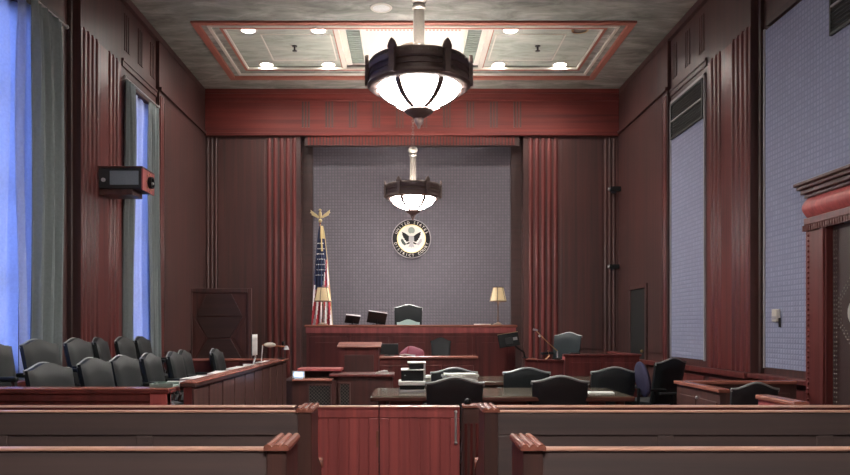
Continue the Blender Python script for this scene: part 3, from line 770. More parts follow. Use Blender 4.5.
def gate(label, xa, xb, nb, pull):
    t = thing('gate', label, 'gate', ((xa+xb)/2, BY, 0), 0, 'swing gate leaves'); L = (xb-xa)/2-.004
    MB().box(-L, L, .0, .05, BZ-.085, BZ-.015).build('top_rail', 'wood_gate', t, bevel=.006)
    MB().box(-L, L, -.012, .062, BZ-.015, BZ-.006).build('cap_moulding', 'wood_gate', t); MB().box(-L, L, -.014, .064, BZ-.006, BZ+.002).build('cap', 'wood_rail', t, bevel=.003)  # pale strip on top carries the same painted highlight across the gate
    MB().box(-L, L, .0, .05, .08, .20).build('bottom_rail', 'wood_gate', t, bevel=.006)
    for s in (-1, 1): MB().box(s*L-s*.07, s*L, .0, .05, .20, BZ-.085).build('stile', 'wood_gate', t, bevel=.006)
    MB().box(-L+.07, L-.07, .022, .035, .20, BZ-.085).build('backing_panel', 'wood_gate', t)
    wd = (2*L-.14)/nb
    for i in range(nb):
        x0 = -L+.07+i*wd
        MB().box(x0+.003, x0+wd-.003, .008+.004*(i % 2), .022, .20, BZ-.085).build('board', 'wood_gate', t, bevel=.004)
    if pull == 'plate': MB().box(L-.016, L, -.012, .0, .58, .70).build('push_plate', 'wood_cap', t, bevel=.003)
    else:
        h = MB(); h.tube([(L-.03, -.02, .615), (L-.03, -.02, .84)], .008, 8); h.sphere((L-.03, -.02, .615), .013).sphere((L-.03, -.02, .84), .013)
        h.box(L-.034, L-.026, -.02, 0, .63, .64).box(L-.034, L-.026, -.02, 0, .815, .825); h.build('bolt_handle', 'steel', t, smooth=True)
    return t
gate('red wooden swing gate, left leaf of the pair in the aisle', -.79, -.197, 6, 'plate')
gate('red wooden swing gate, right leaf with a long silver bolt', -.197, .396, 6, 'bolt')
# short return of the bar at the right
t = thing('rail_return', 'short red wooden rail running back from the bar at the right', 'railing', (2.95, 5.66, 0))
MB().box(-.04, .04, 0, .62, 0, .86).build('body', 'wood_gate', t); MB().box(-.06, .06, 0, .64, .86, .90).build('cap', 'wood_capy', t, bevel=.012)
MB().box(-.05, -.04, .08, .54, .12, .74).build('panel', 'wood_gate', t, bevel=.006)

# ------------------------------------------------------------------ jury box
t = thing('jury_box', 'low wooden wall with ledge enclosing the jury seats', 'jury box', (-1.82, 5.8, 0))
JX, JZ = -4.36+1.82, .99
w = MB().box(JX, .0, 0, .07, 0, JZ-.04).build('end_wall', 'wood_bench', t)
MB().box(JX, .02, -.035, .16, JZ-.04, JZ-.010).build('end_cap_moulding', 'wood_bench', t, bevel=.006); MB().box(JX, .02, -.04, .16, JZ-.010, JZ).build('end_cap', 'wood_cap', t, bevel=.004)
MB().box(JX, 0, -.014, 0, JZ-.10, JZ-.04).build('end_rail', 'wood_bench', t, bevel=.005)
for i in range(4):
    x0 = JX+.1+i*.585
    MB().box(x0, x0+.53, -.014, 0, .12, JZ-.14).build('end_panel', 'wood_gate', t, bevel=.008)
MB().box(-.13, 0, -.02, .09, 0, JZ-.04).build('corner_post', 'wood_gate', t, bevel=.006)
LN = 5.70
MB().box(-.07, .0, .66, LN, 0, JZ-.04).build('front_wall', 'wood_bench', t)
nb = 29; wd = (LN-.66)/nb
b0 = MB().box(0, .016, .004, wd-.004, .10, JZ-.06).build('board', 'wood_end', t, bevel=.005); b0.location = (0, .66, 0)
for i in range(1, nb):
    c = instance(b0, 'board', (-.004*(i % 3), .66+i*wd, 0), t); md = c.modifiers.new('bevel', 'BEVEL'); md.width = .005; md.limit_method = 'ANGLE'
MB().box(0, .026, .66, LN, 0, .10).build('plinth', 'wood_end', t, bevel=.006)
MB().box(-.10, .035, .64, LN+.04, JZ-.04, JZ-.012).build('front_cap_moulding', 'wood_end', t, bevel=.006); MB().box(-.10, .045, .64, LN+.04, JZ-.012, JZ).build('front_cap', 'wood_capy', t, bevel=.004)
MB().box(-.36, -.10, .66, LN, JZ-.075, JZ-.045).build('writing_ledge', 'wood_bench', t, bevel=.006)
MB().box(JX, -.07, LN-.07, LN, 0, JZ-.04).build('far_wall', 'wood_bench', t)
MB().box(JX, 0, LN-.10, LN+.04, JZ-.04, JZ).build('far_cap', 'wood_cap', t, bevel=.012)
# pads of paper on the ledge
def pad(label, x, y, rz, w=.20, h=.28, z=JZ-.045, name='notepad', cat='notepad', grp='notepads on the jury ledge', cover='paper'):
    t = thing(name, label, cat, (x, y, z), R(rz), grp)
    MB().box(-w/2, w/2, -h/2, h/2, 0, .018).build('pages', 'paper', t, bevel=.002)
    MB().box(-w/2, w/2, h/2-.03, h/2, .018, .022).build('binding', cover, t)
    return t
pad('white notepad on the jury ledge, nearest the pews', -2.06, 6.75, 4, .2, .40)
pad('white notepad on the jury ledge before the third front chair', -2.06, 7.55, -4, .2, .5)
pad('white notepad on the jury ledge before the fourth front chair', -2.05, 8.4, 3, .2, .45)
pad('white notepad on the jury ledge before the last front chair', -2.06, 9.4, -2, .2, .5)
pad('loose white papers on the jury ledge just before the desk screen', -2.05, 10.05, 14, .2, .38, name='paper_stack', cat='papers')
pad('loose white papers on the jury ledge under the jointed lamp arm', -2.03, 11.05, -8, .2, .42, name='paper_stack', cat='papers')
# paper tray on the near end cap and grey stool seen through the gap
t = thing('paper_tray', 'pale flat tray at the near corner of the jury box', 'tray', (-1.90, 5.98, JZ), R(3))
MB().box(-.09, .09, -.10, .10, 0, .012).build('base', 'leather_pale', t, bevel=.003)
m = MB(); m.box(-.09, .09, -.10, -.09, .012, .03).box(-.09, .09, .09, .10, .012, .03).box(-.09, -.08, -.09, .09, .012, .03).build('lip', 'leather_pale', t)
t = thing('stool', 'small grey round backed stool in the gap of the jury box', 'stool', (-1.88, 6.22, 0), R(-10))
m = MB(); m.sphere((0, -.11, .74), 1, 16, 10, (.075, .03, .12)); m.build('backrest', 'fabric_grey', t, smooth=True)
MB().tube([(0, -.02, .38), (0, -.11, .44), (0, -.11, .66)], .012, 6).build('back_bar', 'steel', t, smooth=True)
MB().lathe([(.0, .36), (.12, .365), (.13, .39), (.12, .415), (0, .42)], 18).build('seat', 'fabric_grey', t, smooth=True)
for k in range(4):
    a = PI/4+k*PI/2
    MB().tube([(.05*math.cos(a), .05*math.sin(a), .36), (.13*math.cos(a), .13*math.sin(a), 0)], .011, 6).build('leg', 'steel', t, smooth=True)
# desk screen and jointed lamp on the ledge
t = thing('desk_screen', 'pale backed monitor turned edge on at the jury ledge', 'monitor', (-2.06, 10.25, JZ-.045), R(92))
MB().lathe([(.09, 0), (.085, .012), (.02, .02)], 18).build('base', 'white_plastic', t, smooth=True)
MB().tube([(0, 0, .015), (.0, -.03, .12), (0, -.01, .22)], .012, 8).build('neck', 'white_plastic', t, smooth=True)
m = MB(); m.grid(lambda u, v: ((u-.5)*.36, -.02-.03*(1-(2*u-1)**2), .14+v*.28), 10, 4); m.build('back_cover', 'white_plastic', t, smooth=True, thick=.012)
MB().box(-.18, .18, -.012, .0, .14, .42).build('screen', 'black_plastic', t, bevel=.004)
t = thing('desk_lamp', 'jointed desk lamp with cream head reaching right over the jury ledge', 'lamp', (-2.0, 10.5, JZ-.045))
MB().lathe([(.07, 0), (.07, .015), (.015, .025)], 16).build('base', 'brass', t, smooth=True)
MB().tube([(0, 0, .02), (.02, 0, .27)], .008, 8).build('lower_arm', 'white_plastic', t, smooth=True)
MB().tube([(.02, 0, .27), (.34, .02, .245)], .009, 8).build('upper_arm', 'orange_trim', t, smooth=True)
m = MB(); m.sphere((.12, .0, .272), 1, 14, 8, (.085, .04, .035)); m.build('joint_cover', 'plaster_cream', t, smooth=True)
m = MB(); m.M = Matrix.Translation((.345, .02, .24)); m.lathe([(.0, .02), (.02, .015), (.04, -.035), (.034, -.035), (.0, .0)], 14).build('lamp_head', 'white_plastic', t, smooth=True)
# microphone at the far end
t = thing('microphone', 'small black stalk microphone at the far end of the jury rail', 'microphone', (-1.84, 11.25, JZ))
MB().lathe([(.05, 0), (.05, .015), (.012, .02)], 14).build('base', 'black_plastic', t, smooth=True)
MB().tube([(0, 0, .015), (0, .01, .14), (.02, .0, .22)], .007, 6).build('stalk', 'black_plastic', t, smooth=True)
MB().sphere((.02, 0, .235), .022, 10, 6, (1, 1, 1.5)).build('head', 'black_plastic', t, smooth=True)

# ------------------------------------------------------------------ patterned screen in the left corner
SY = 15.3
t = thing('wooden_screen', 'dark wooden screen inlaid with hexagons in the far left corner', 'screen', (-3.74, SY, 0))
MB().box(-.60, .60, 0, .05, .08, 2.16).build('panel', 'wood_screen', t)
m = MB(); m.box(-.63, -.56, -.025, .06, 0, 2.25).box(.56, .63, -.025, .06, 0, 2.25).box(-.56, .56, -.025, .06, 2.16, 2.25).box(-.56, .56, -.025, .06, 0, .12).build('frame', 'wood_wall', t, bevel=.008)
def hexa(cx, cz, wt, ww, h): return [(cx-wt, cz+h), (cx+wt, cz+h), (cx+ww, cz), (cx+wt, cz-h), (cx-wt, cz-h), (cx-ww, cz)]
def half(cx, z0, z1, w0, w1): return [(cx-w0, z0), (cx+w0, z0), (cx+w1, z1), (cx-w1, z1)]
for z0, z1, w0, w1 in ((1.69, 2.13, .47, .25), (1.25, 1.67, .23, .47), (.80, 1.23, .47, .23), (.36, .78, .25, .47)):
    MB().prism(half(-.02, z0, z1, w0, w1), -.018, 0, 'Y').build('inlay', 'wood_inlay', t, bevel=.006)
for s in (-1, 1):
    MB().prism([(s*.52-.02*0, 1.65), (s*.52, .85), (s*.27, 1.25)], -.012, 0, 'Y').build('inlay', 'wood_screen', t, bevel=.005)

# ------------------------------------------------------------------ judge's bench
BD = 13.2
t = thing('judges_bench', 'long red wooden raised bench below the round seal', 'bench', (.085, BD, 0))
L = 1.845
MB().box(-L+.03, L-.03, 0, .05, .0, 1.46).build('front', 'wood_bench', t)
for s in (-1, 1): MB().box(s*(L-.08), s*(L-.03), .05, .70, .0, 1.46).build('side', 'wood_bench', t)
MB().box(-L, L, -.04, .72, 1.46, 1.505).build('top', 'wood_cap', t, bevel=.012)
MB().box(-L+.02, L-.02, -.02, .0, 1.36, 1.46).build('top_moulding', 'wood_gate', t, bevel=.008)
for i in range(5):
    x0 = -L+.08+i*.725
    MB().box(x0, x0+.66, -.016, 0, .30, 1.30).build('panel', 'wood_bench', t, bevel=.010)
    MB().box(x0+.10, x0+.56, -.026, -.016, .40, 1.20).build('raised_field', 'wood_bench', t, bevel=.008)
MB().box(-L+.02, L-.02, -.025, 0, 0, .22).build('plinth', 'wood_gate', t, bevel=.006)
def monitor(label, x, y, z, rz, tilt, w, h, mat='black_plastic', screen='rubber', lights=0, grp=None, roll=0):
    t = thing('monitor', label, 'monitor', (x, y, z), R(rz), grp)
    MB().box(-w*.28, w*.28, -.08, .08, 0, .012).build('base', mat, t, bevel=.004)
    MB().tube([(0, 0, .01), (0, .0, h*.45)], .016, 8).build('neck', mat, t, smooth=True)
    m = MB(); m.M = Matrix.Translation((0, 0, .02+h/2)) @ Matrix.Rotation(R(roll), 4, 'Y') @ Matrix.Rotation(R(tilt), 4, 'X')
    mt = m.M.copy()
    c = m.box(-w/2, w/2, -.02, .015, -h/2, h/2).build('casing', mat, t, bevel=.006)
    m = MB(); m.M = mt; m.box(-w/2+.015, w/2-.015, .015, .018, -h/2+.015, h/2-.015).build('screen', screen, c)
    m = MB(); m.M = mt; m.box(-w/2+.002, w/2-.002, -.019, .012, h/2, h/2+.006).build('top_edge', 'seal_grey', c)
    if lights:
        m = MB(); m.M = mt; m.sphere((-.05, -.022, .03), .014, 8, 6).build('port_light', 'white_plastic', c); 
        m = MB(); m.M = mt; m.box(.05, .10, -.026, -.02, -.02, .02).build('rear_label', 'white_plastic', c)
    return t
monitor('small black monitor tipped back on the left of the bench', -.955, 13.55, 1.505, 14, 38, .26, .17, grp='monitors on the bench', roll=6)
monitor('black monitor leaning on the bench beside the chair', -.52, 13.6, 1.505, 10, 24, .34, .22, grp='monitors on the bench', roll=8)
def lamp(label, x):
    t = thing('table_lamp', label, 'lamp', (x, 13.58, 1.505), 0, 'lamps on the bench')
    MB().lathe([(.085, 0), (.085, .012), (.05, .03), (.018, .05), (.022, .12), (.014, .16), (.014, .34), (.02, .36), (.012, .38), (.012, .46)], 18).build('stem', 'bronze', t, smooth=True)
    MB().ringlathe([(.152, .42), (.147, .42), (.09, .67), (.095, .67)], 24).build('shade', 'shade', t, smooth=True)
    MB().ringlathe([(.147, .415), (.157, .415), (.155, .432), (.145, .432)], 24).build('shade_trim', 'bronze', t, smooth=True); MB().ringlathe([(.089, .662), (.099, .662), (.097, .678), (.087, .678)], 24).build('shade_trim', 'bronze', t, smooth=True)
    m = MB()
    for k in range(6):
        a = 2*PI*k/6+.3; m.tube([(.154*math.cos(a), .154*math.sin(a), .42), (.096*math.cos(a), .096*math.sin(a), .67)], .006, 5)
    m.build('shade_ribs', 'bronze', t, smooth=True)
    m = MB(); m.sphere((0, 0, .51), .04).build('bulb', 'white_plastic', t, smooth=True)
    ld = bpy.data.lights.new('lamp_light', 'POINT'); ld.energy = 1.5; ld.color = (1, .72, .4); ld.shadow_soft_size = .05
    lo = bpy.data.objects.new('lamp_light', ld); col.objects.link(lo); lo.parent = t; lo.location = (0, 0, .58)
lamp('table lamp with yellow shade standing in front of the flag', -1.485)
lamp('table lamp with yellow shade at the right end of the bench', 1.645)
pad('white papers beside the lamp at the right end of the bench', 1.35, 13.45, 20, .2, .28, 1.505, 'paper_stack', 'papers', None)

# ------------------------------------------------------------------ flag
t = thing('flag', 'furled red, white and blue flag on an eagle topped pole', 'flag', (-1.76, 15.6, .52))
MB().lathe([(.16, 0), (.16, .03), (.10, .06), (.04, .10), (.025, .12)], 20).build('base', 'brass', t, smooth=True)
MB().tube([(0, 0, .1), (0, 0, 3.10)], .014, 8).build('pole', 'wood_cap', t, smooth=True)
m = MB(); m.sphere((0, 0, 3.13), .04).sphere((0, 0, 3.25), 1, 10, 8, (.035, .035, .085)).sphere((0, -.02, 3.345), .03)
for s in (-1, 1):
    m.prism([(s*.015, 3.20), (s*.06, 3.25), (s*.20, 3.36), (s*.19, 3.31), (s*.21, 3.30), (s*.17, 3.27), (s*.18, 3.25), (s*.12, 3.22), (s*.04, 3.18)], -.012, .012, 'Y')
m.build('eagle_finial', 'gold', t, bevel=.003)
def flagfn(u, v):      # v 0 top .. 1 bottom
    a = (u-.5)*2
    w = .035+.19*v**.7
    fold = math.sin(u*2*PI*4.5+1.5*v)
    return (a*w+.02+.02*v, -.035-.055*v*fold-.03*(1-abs(a)), 3.02-2.25*v)
m = MB(); NU, NV = 39, 26
m.grid(flagfn, NU, NV)
k = 0
for i in range(NU):
    for j in range(NV):
        u, v = (i+.5)/NU, (j+.5)/NV
        q = u*7.5+v*5
        c = 0 if int(q) % 2 == 0 else 1
        if v < .12 and u > .35: c = 3
        elif v < .50+.12*math.sin(u*5): c = 2 if not (u > .8 and v > .3) else c
        m.m[k] = c; k += 1
fo = m.build('cloth', ['flag_red', 'flag_white', 'flag_blue', 'flag_gold'], t, smooth=True, thick=.004)
m = MB()
for i in range(5):
    for j in range(7):
        u, v = .12+i*.15+.07*(j % 2), .16+j*.048
        if u > .85: continue
        p = flagfn(u, v); m.M = Matrix.Translation((p[0], p[1]-.012, p[2])) @ Matrix.Rotation(PI/2, 4, 'X')
        m.prism([((.017 if q % 2 == 0 else .008)*math.sin(PI*q/5), (.017 if q % 2 == 0 else .008)*math.cos(PI*q/5)) for q in range(10)], -.002, .002, 'Z')
tag(m.build('stars', 'flag_white', fo), kind='stuff')
MB().tube([flagfn(1-i/20*.0, i/20) for i in range(21)], .010, 5).build('fringe', 'flag_gold', fo, smooth=True)
MB().tube([(.01, -.05, 3.05), (.03, -.07, 2.8), (.045, -.08, 2.5)], [.008, .012, .02], 6).build('tassel', 'flag_gold', t, smooth=True)

# ------------------------------------------------------------------ round seal
SR = .43
t = thing('round_seal', 'round wall seal with an eagle and lettering around its dark rim', 'seal', (.12, D+.36, 1.45+89*16.86/760))
def disc(prof, name, mat, parent): 
    m = MB(); m.M = Matrix.Rotation(PI/2, 4, 'X'); return m.lathe(prof, 40).build(name, mat, parent, smooth=True)
disc([(SR, 0), (SR, .03), (SR-.02, .035), (.0, .035)], 'rim_disc', 'seal_dark', t)
m = MB(); m.M = Matrix.Rotation(PI/2, 4, 'X'); m.ringlathe([(SR, .028), (SR+.008, .036), (SR-.004, .046), (SR-.014, .036)], 40).build('outer_rope', 'seal_grey', t, smooth=True)
m = MB(); m.M = Matrix.Rotation(PI/2, 4, 'X'); m.ringlathe([(.315, .034), (.318, .048), (.298, .048), (.295, .034)], 40).build('inner_rope', 'gold', t, smooth=True)
disc([(.298, .034), (.298, .041), (0, .041)], 'field', 'seal_cream', t)
eg = lambda poly, name, mat, y=-.055: MB().prism(poly, y, -.040, 'Y').build(name, mat, t, bevel=.003)
for s in (-1, 1):
    eg([(s*.045, .05), (s*.09, .09), (s*.15, .13), (s*.215, .155), (s*.20, .11), (s*.205, .085), (s*.185, .06), (s*.185, .035), (s*.16, .01), (s*.155, -.02), (s*.125, -.04), (s*.11, -.07), (s*.06, -.06)], 'wing', 'seal_dark')
    eg([(s*.03, -.10), (s*.10, -.13), (s*.12, -.11), (s*.05, -.07)], 'talon', 'seal_dark')
eg([(-.055, .065), (.055, .065), (.06, -.03), (.03, -.10), (0, -.12), (-.03, -.10), (-.06, -.03)], 'shield', 'seal_grey', -.060)
eg([(-.03, .06), (-.035, .10), (-.01, .125), (.03, .12), (.055, .10), (.03, .095), (.03, .06)], 'head', 'seal_cream', -.062)
eg([(-.04, -.11), (.04, -.11), (.07, -.19), (.02, -.175), (0, -.20), (-.02, -.175), (-.07, -.19)], 'tail', 'seal_grey', -.052)
eg([(-.11, -.12), (-.15, -.15), (-.20, -.11), (-.235, -.04), (-.215, .01), (-.18, -.02), (-.15, -.07)], 'olive_branch', 'seal_green')
eg([(.11, -.12), (.16, -.15), (.235, -.06), (.225, .005), (.19, -.01), (.155, -.075)], 'arrows', 'seal_grey')
m = MB(); m.M = Matrix.Translation((0, -.040, .185)) @ Matrix.Rotation(PI/2, 4, 'X'); m.lathe([(.075, 0), (.075, .012), (0, .014)], 20).build('star_cloud', 'plaster_green', t, smooth=True)
def ring_text(text, a_mid, step, rad, size, flip):
    m = MB(); dg = None; n = len(text)
    for i, chr_ in enumerate(text):
        if chr_ == ' ': continue
        cu = bpy.data.curves.new('glyph', 'FONT'); cu.body = chr_; cu.size = size; cu.align_x = 'CENTER'; cu.extrude = .002; cu.resolution_u = 2
        ob = bpy.data.objects.new('glyph', cu); col.objects.link(ob)
        me = ob.evaluated_get(bpy.context.evaluated_depsgraph_get()).to_mesh()
        a = a_mid+(i-(n-1)/2)*step*(1 if flip else -1)
        r = rad-size*.35 if not flip else rad+size*.35
        rot = a-PI/2 if not flip else a+PI/2
        m.M = Matrix.Rotation(PI/2, 4, 'X') @ Matrix.Translation((r*math.cos(a), r*math.sin(a), .040)) @ Matrix.Rotation(rot, 4, 'Z')
        m.add([v.co[:] for v in me.vertices], [tuple(p.vertices) for p in me.polygons])
        ob.to_mesh_clear(); bpy.data.objects.remove(ob); bpy.data.curves.remove(cu)
    return m
tag(ring_text('UNITED STATES', PI/2, .195, .365, .085, False).build('lettering', 'seal_cream', t), kind='stuff')
tag(ring_text('DISTRICT COURT', -PI/2, .195, .365, .085, True).build('lettering', 'seal_cream', t), kind='stuff')

# ------------------------------------------------------------------ clerk counter and what stands on it
t = thing('clerk_counter', 'wooden clerk counter in front of the raised bench', 'counter', (.325, 12.1, 0))
MB().box(-.80, .80, 0, .05, 0, .96).build('front', 'wood_bench', t)
for s in (-1, 1): MB().box(s*.80-s*.05, s*.80, .05, .34, 0, .96).build('side', 'wood_bench', t)
MB().box(-.82, .82, -.05, .36, .96, 1.0).build('top', 'wood_cap', t, bevel=.012)
for i in range(3): MB().box(-.75+i*.51, -.27+i*.51, -.015, 0, .2, .86).build('panel', 'wood_bench', t, bevel=.01)
MB().box(-.80, .80, -.03, 0, 0, .14).build('plinth', 'wood_gate', t)
monitor('black monitor with a pale top edge on the clerk counter', -.27, 12.28, 1.0, 0, -8, .29, .17)
t = thing('cloth_bag', 'rounded pink cloth bag on the clerk counter', 'bag', (.10, 12.26, 1.0))
m = MB()
def bag(u, v):
    a = PI*u; b = PI*(v-.5)
    r = 1+.05*math.sin(5*a+2*v)
    return (-.20*math.cos(a)*math.cos(b*.98)*r, .09*math.sin(b), max(0, .155*math.sin(a)*math.cos(b)*r))
m.grid(bag, 20, 10); m.box(-.185, .185, -.07, .07, 0, .01).build('body', 'pink_cloth', t, smooth=True)
MB().tube([(-.09, -.085, .01), (-.07, -.075, .09), (-.06, -.03, .15)], .007, 6).build('seam', 'flag_red', t, smooth=True)
MB().tube([(-.20, -.06, .012), (-.12, -.09, .03), (-.03, -.10, .015), (.05, -.10, .012)], .013, 6).build('gathered_edge', 'paper', t, smooth=True)
# lectern
t = thing('lectern', 'wooden lectern with pale slanted top before the bench', 'lectern', (-.70, 11.5, 0))
m = MB(); m.prism([(-.20, 1.155), (-.20, 1.18), (.20, 1.235), (.20, 1.21)], -.33, .33, 'X').build('top', 'wood_cap', t, bevel=.006)
MB().box(-.29, .29, -.14, .16, .08, 1.165).build('body', 'wood_bench', t)
MB().box(-.22, .22, -.155, -.14, .25, 1.05).build('panel', 'wood_screen', t, bevel=.01)
MB().box(-.33, .33, -.18, .20, 0, .08).build('plinth', 'wood_end', t, bevel=.01)
# reporter's desk with brass grilles
t = thing('reporter_desk', 'low wooden desk with diamond mesh grilles in front of the lectern', 'desk', (-.86, 9.9, 0))
MB().box(-.62, -.05, 0, .04, 0, .76).build('front', 'wood_screen', t)
MB().box(-.05, .68, .25, .29, 0, .80).build('front', 'wood_screen', t)
MB().box(-.62, -.10, -.05, .20, .76, .785).build('lower_top', 'wood_cap', t, bevel=.008)
MB().box(-.16, .70, .20, .75, .80, .835).build('upper_top', 'wood_bench', t, bevel=.008)
MB().box(-.62, -.02, .45, .80, .86, .90).build('rear_shelf', 'wood_gate', t, bevel=.008)
MB().box(-.62, -.58, .04, .78, 0, .86).build('side', 'wood_screen', t); MB().box(.64, .68, .29, .74, 0, .80).build('side', 'wood_screen', t)
MB().box(-.58, -.04, .72, .76, 0, .86).build('rear', 'wood_screen', t)
def grille(x0, x1, z0, z1, yy, par):
    g = MB().box(x0, x1, yy-.006, yy, z0, z1).build('grille_backing', 'rubber', par)
    m = MB(); p = .045; n = int((x1-x0+z1-z0)/p)+2
    for sgn in (1, -1):
        for i in range(n):
            c = i*p
            # line x - x0 + sgn*(z - zref) = c, clipped to the rectangle
            a = max(0, c-(z1-z0)); b = min(x1-x0, c)
            if b-a < .005: continue
            za, zb = c-a, c-b
            if sgn < 0: za, zb = (z1-z0)-za, (z1-z0)-zb
            m.tube([(x0+a, yy-.010, z0+za), (x0+b, yy-.010, z0+zb)], .003, 4)
    tag(m.build('diamond_mesh', 'bronze_stem', g), kind='stuff')
    m = MB(); m.box(x0-.02, x1+.02, yy-.02, yy, z1, z1+.02).box(x0-.02, x1+.02, yy-.02, yy, z0-.02, z0).box(x0-.02, x0, yy-.02, yy, z0, z1).box(x1, x1+.02, yy-.02, yy, z0, z1).build('grille_frame', 'wood_end', par)
grille(-.40, -.13, .15, .70, 0, t)
grille(-.015, .10, .15, .70, .25, t)
t = thing('small_screen', 'small white framed screen showing blue on the desk end', 'monitor', (-1.40, 9.90, .785))
MB().box(-.05, .05, -.02, .03, 0, .01).build('base', 'white_plastic', t); MB().box(-.08, .08, 0, .018, .01, .105).build('casing', 'white_plastic', t, bevel=.004)
MB().box(-.058, .058, -.004, 0, .028, .088).build('screen', 'screen_lit', t)
t = thing('stapler', 'small white stapler on the desk before the lectern', 'stapler', (-.32, 10.2, .835), R(6))
MB().box(-.09, .09, -.02, .02, 0, .012).build('base', 'white_plastic', t, bevel=.003)
MB().prism([(-.09, .02), (.03, .05), (.07, .045), (.085, .02)], -.016, .016, 'Y').build('arm', 'white_plastic', t, bevel=.004)

# ------------------------------------------------------------------ counsel tables
def table(label, x0, x1, y0, y1, z=.76):
    t = thing('counsel_table', label, 'table', ((x0+x1)/2, (y0+y1)/2, 0), 0, 'counsel tables')
    a, b = (x1-x0)/2, (y1-y0)/2
    MB().box(-a, a, -b, b, z-.05, z).build('top', 'wood_table', t, bevel=.012)
    m = MB(); m.box(-a+.03, a-.03, -b+.03, b-.03, z, z+.006).build('glass_top', 'table_glass', t)
    m = MB(); m.box(-a+.20, a-.20, -b+.38, -b+.41, z-.15, z-.05).box(-a+.20, a-.20, b-.41, b-.38, z-.15, z-.05).box(-a+.20, -a+.23, -b+.41, b-.41, z-.15, z-.05).box(a-.23, a-.20, -b+.41, b-.41, z-.15, z-.05).build('apron', 'wood_end', t)
    for sx in (-1, 1):
        for sy in (-1, 1):
            MB().lathe([(.04, 0), (.045, .05), (.03, .08), (.045, .40), (.05, z-.15), (.05, z-.05)], 10, sx*(a-.12), sy*(b-.12)).build('leg', 'wood_end', t, smooth=True)
plain('table_glass', (.145, .125, .095), .12, spec=.6)
table('long glossy table nearest the bar with a document stack', -.36, 2.30, 7.62, 8.72)
table('long glossy table farther back behind the document stack', -.05, 2.78, 9.75, 10.8)
# document stack / printer
t = thing('document_printer', 'dark desk printer with white trays on the near table', 'printer', (.065, 8.15, .766))
MB().box(-.14, .14, -.16, .16, 0, .035).build('base', 'seal_grey', t, bevel=.005)
MB().box(-.13, .13, -.14, .14, .035, .08).build('lower_body', 'black_plastic', t)
MB().box(-.145, .14, -.17, .12, .08, .125).build('paper_tray', 'white_plastic', t, bevel=.008)
MB().box(-.115, .12, -.14, .14, .125, .235).build('body', 'black_plastic', t, bevel=.008)
MB().box(-.12, .135, -.145, .145, .235, .248).build('lid', 'white_plastic', t, bevel=.004)
MB().box(-.085, -.065, -.145, -.14, .18, .19).build('status_light', 'leather_pale', t)
for s in (0, 1): MB().box(.125, .14, -.13+s*.24, -.11+s*.24, .10, .31).build('post', 'white_plastic', t)
MB().box(-.05, .145, -.14, .14, .31, .322).build('output_shelf', 'white_plastic', t, bevel=.004)
MB().box(-.03, .12, -.10, .12, .248, .295).build('scanner', 'dark_grey', t, bevel=.005)
def papers(label, x, y, z, rz, w=.22, h=.3, n=4, name='paper_stack'):
    t = thing(name, label, 'papers', (x, y, z), R(rz)); rr = random.Random(int(x*100+y*10))
    for i in range(n):
        m = MB(); m.M = Matrix.Rotation(rr.uniform(-.25, .25), 4, 'Z'); m.box(-w/2, w/2, -h/2, h/2, i*.012, i*.012+.011).build('sheet_bundle', 'paper', t)
papers('tall loose heap of white papers on the near table beside the printer', .60, 8.45, .766, 12, .34, .26, 15)
papers('white papers on the right end of the near table', 2.05, 8.0, .766, -10, .26, .18, 1)
papers('scattered papers on the far table right of its middle chair', 1.95, 10.1, .766, 20, .28, .22, 3)
papers('paper heap on the left of the far table', .35, 10.2, .766, 5, .35, .25, 4)

# ------------------------------------------------------------------ witness stand
t = thing('witness_stand', 'low wooden witness stand walls right of the bench', 'witness stand', (2.62, 12.5, 0))
MB().box(.0, 1.22, 0, .06, 0, .98).build('front', 'wood_bench', t); MB().box(-.03, 1.25, -.03, .10, .98, 1.02).build('cap', 'wood_bench', t, bevel=.01)
MB().box(.0, .06, .06, .25, 0, .98).build('side', 'wood_gate', t); MB().box(1.16, 1.22, .06, 1.7, 0, .98).build('side', 'wood_bench', t)
MB().box(1.13, 1.25, .10, 1.72, .98, 1.02).build('side_cap', 'wood_bench', t, bevel=.01)
for i in range(2): MB().box(.10+i*.55, .58+i*.55, -.014, 0, .16, .88).build('panel', 'wood_bench', t, bevel=.008)
MB().box(-.66, -.02, .02, .06, 0, .92).build('desk_front', 'wood_bench', t)
MB().box(-.66, -.46, -.04, .22, .92, .95).build('desk_top', 'wood_cap', t, bevel=.008)
MB().box(-.46, -.02, -.02, .12, .90, .93).build('desk_ledge', 'wood_bench', t, bevel=.008)
# monitor on a jointed arm
t = thing('arm_monitor', 'black monitor seen from behind on a jointed arm at the witness stand', 'monitor', (1.96, 12.52, .95))
MB().lathe([(.05, 0), (.05, .015), (.02, .02)], 14).build('base', 'black_plastic', t, smooth=True)
MB().tube([(0, 0, .01), (-.02, 0, .10), (-.12, -.02, .17), (-.20, -.02, .24)], .016, 8).build('arm', 'black_plastic', t, smooth=True)
M0 = Matrix.Translation((-.27, -.02, .30)) @ Matrix.Rotation(R(-9), 4, 'Y') @ Matrix.Rotation(R(-12), 4, 'X')
m = MB(); m.M = M0; c = m.box(-.17, .17, -.02, .02, -.11, .11).build('casing', 'black_plastic', t, bevel=.008)
m = MB(); m.M = M0; m.box(-.17, .17, -.02, .012, .112, .118).build('top_edge', 'gold', c)
m = MB(); m.M = M0; m.sphere((.02, -.024, .03), .014, 8, 6).build('light', 'white_plastic', c, smooth=True)
m = MB(); m.M = M0; m.box(.07, .14, -.028, -.02, -.02, .03).build('rear_connector', 'seal_grey', c, bevel=.004)
m = MB(); m.M = M0; m.box(-.06, .06, -.04, -.02, -.07, .04).build('mount_plate', 'dark_grey', c, bevel=.004)
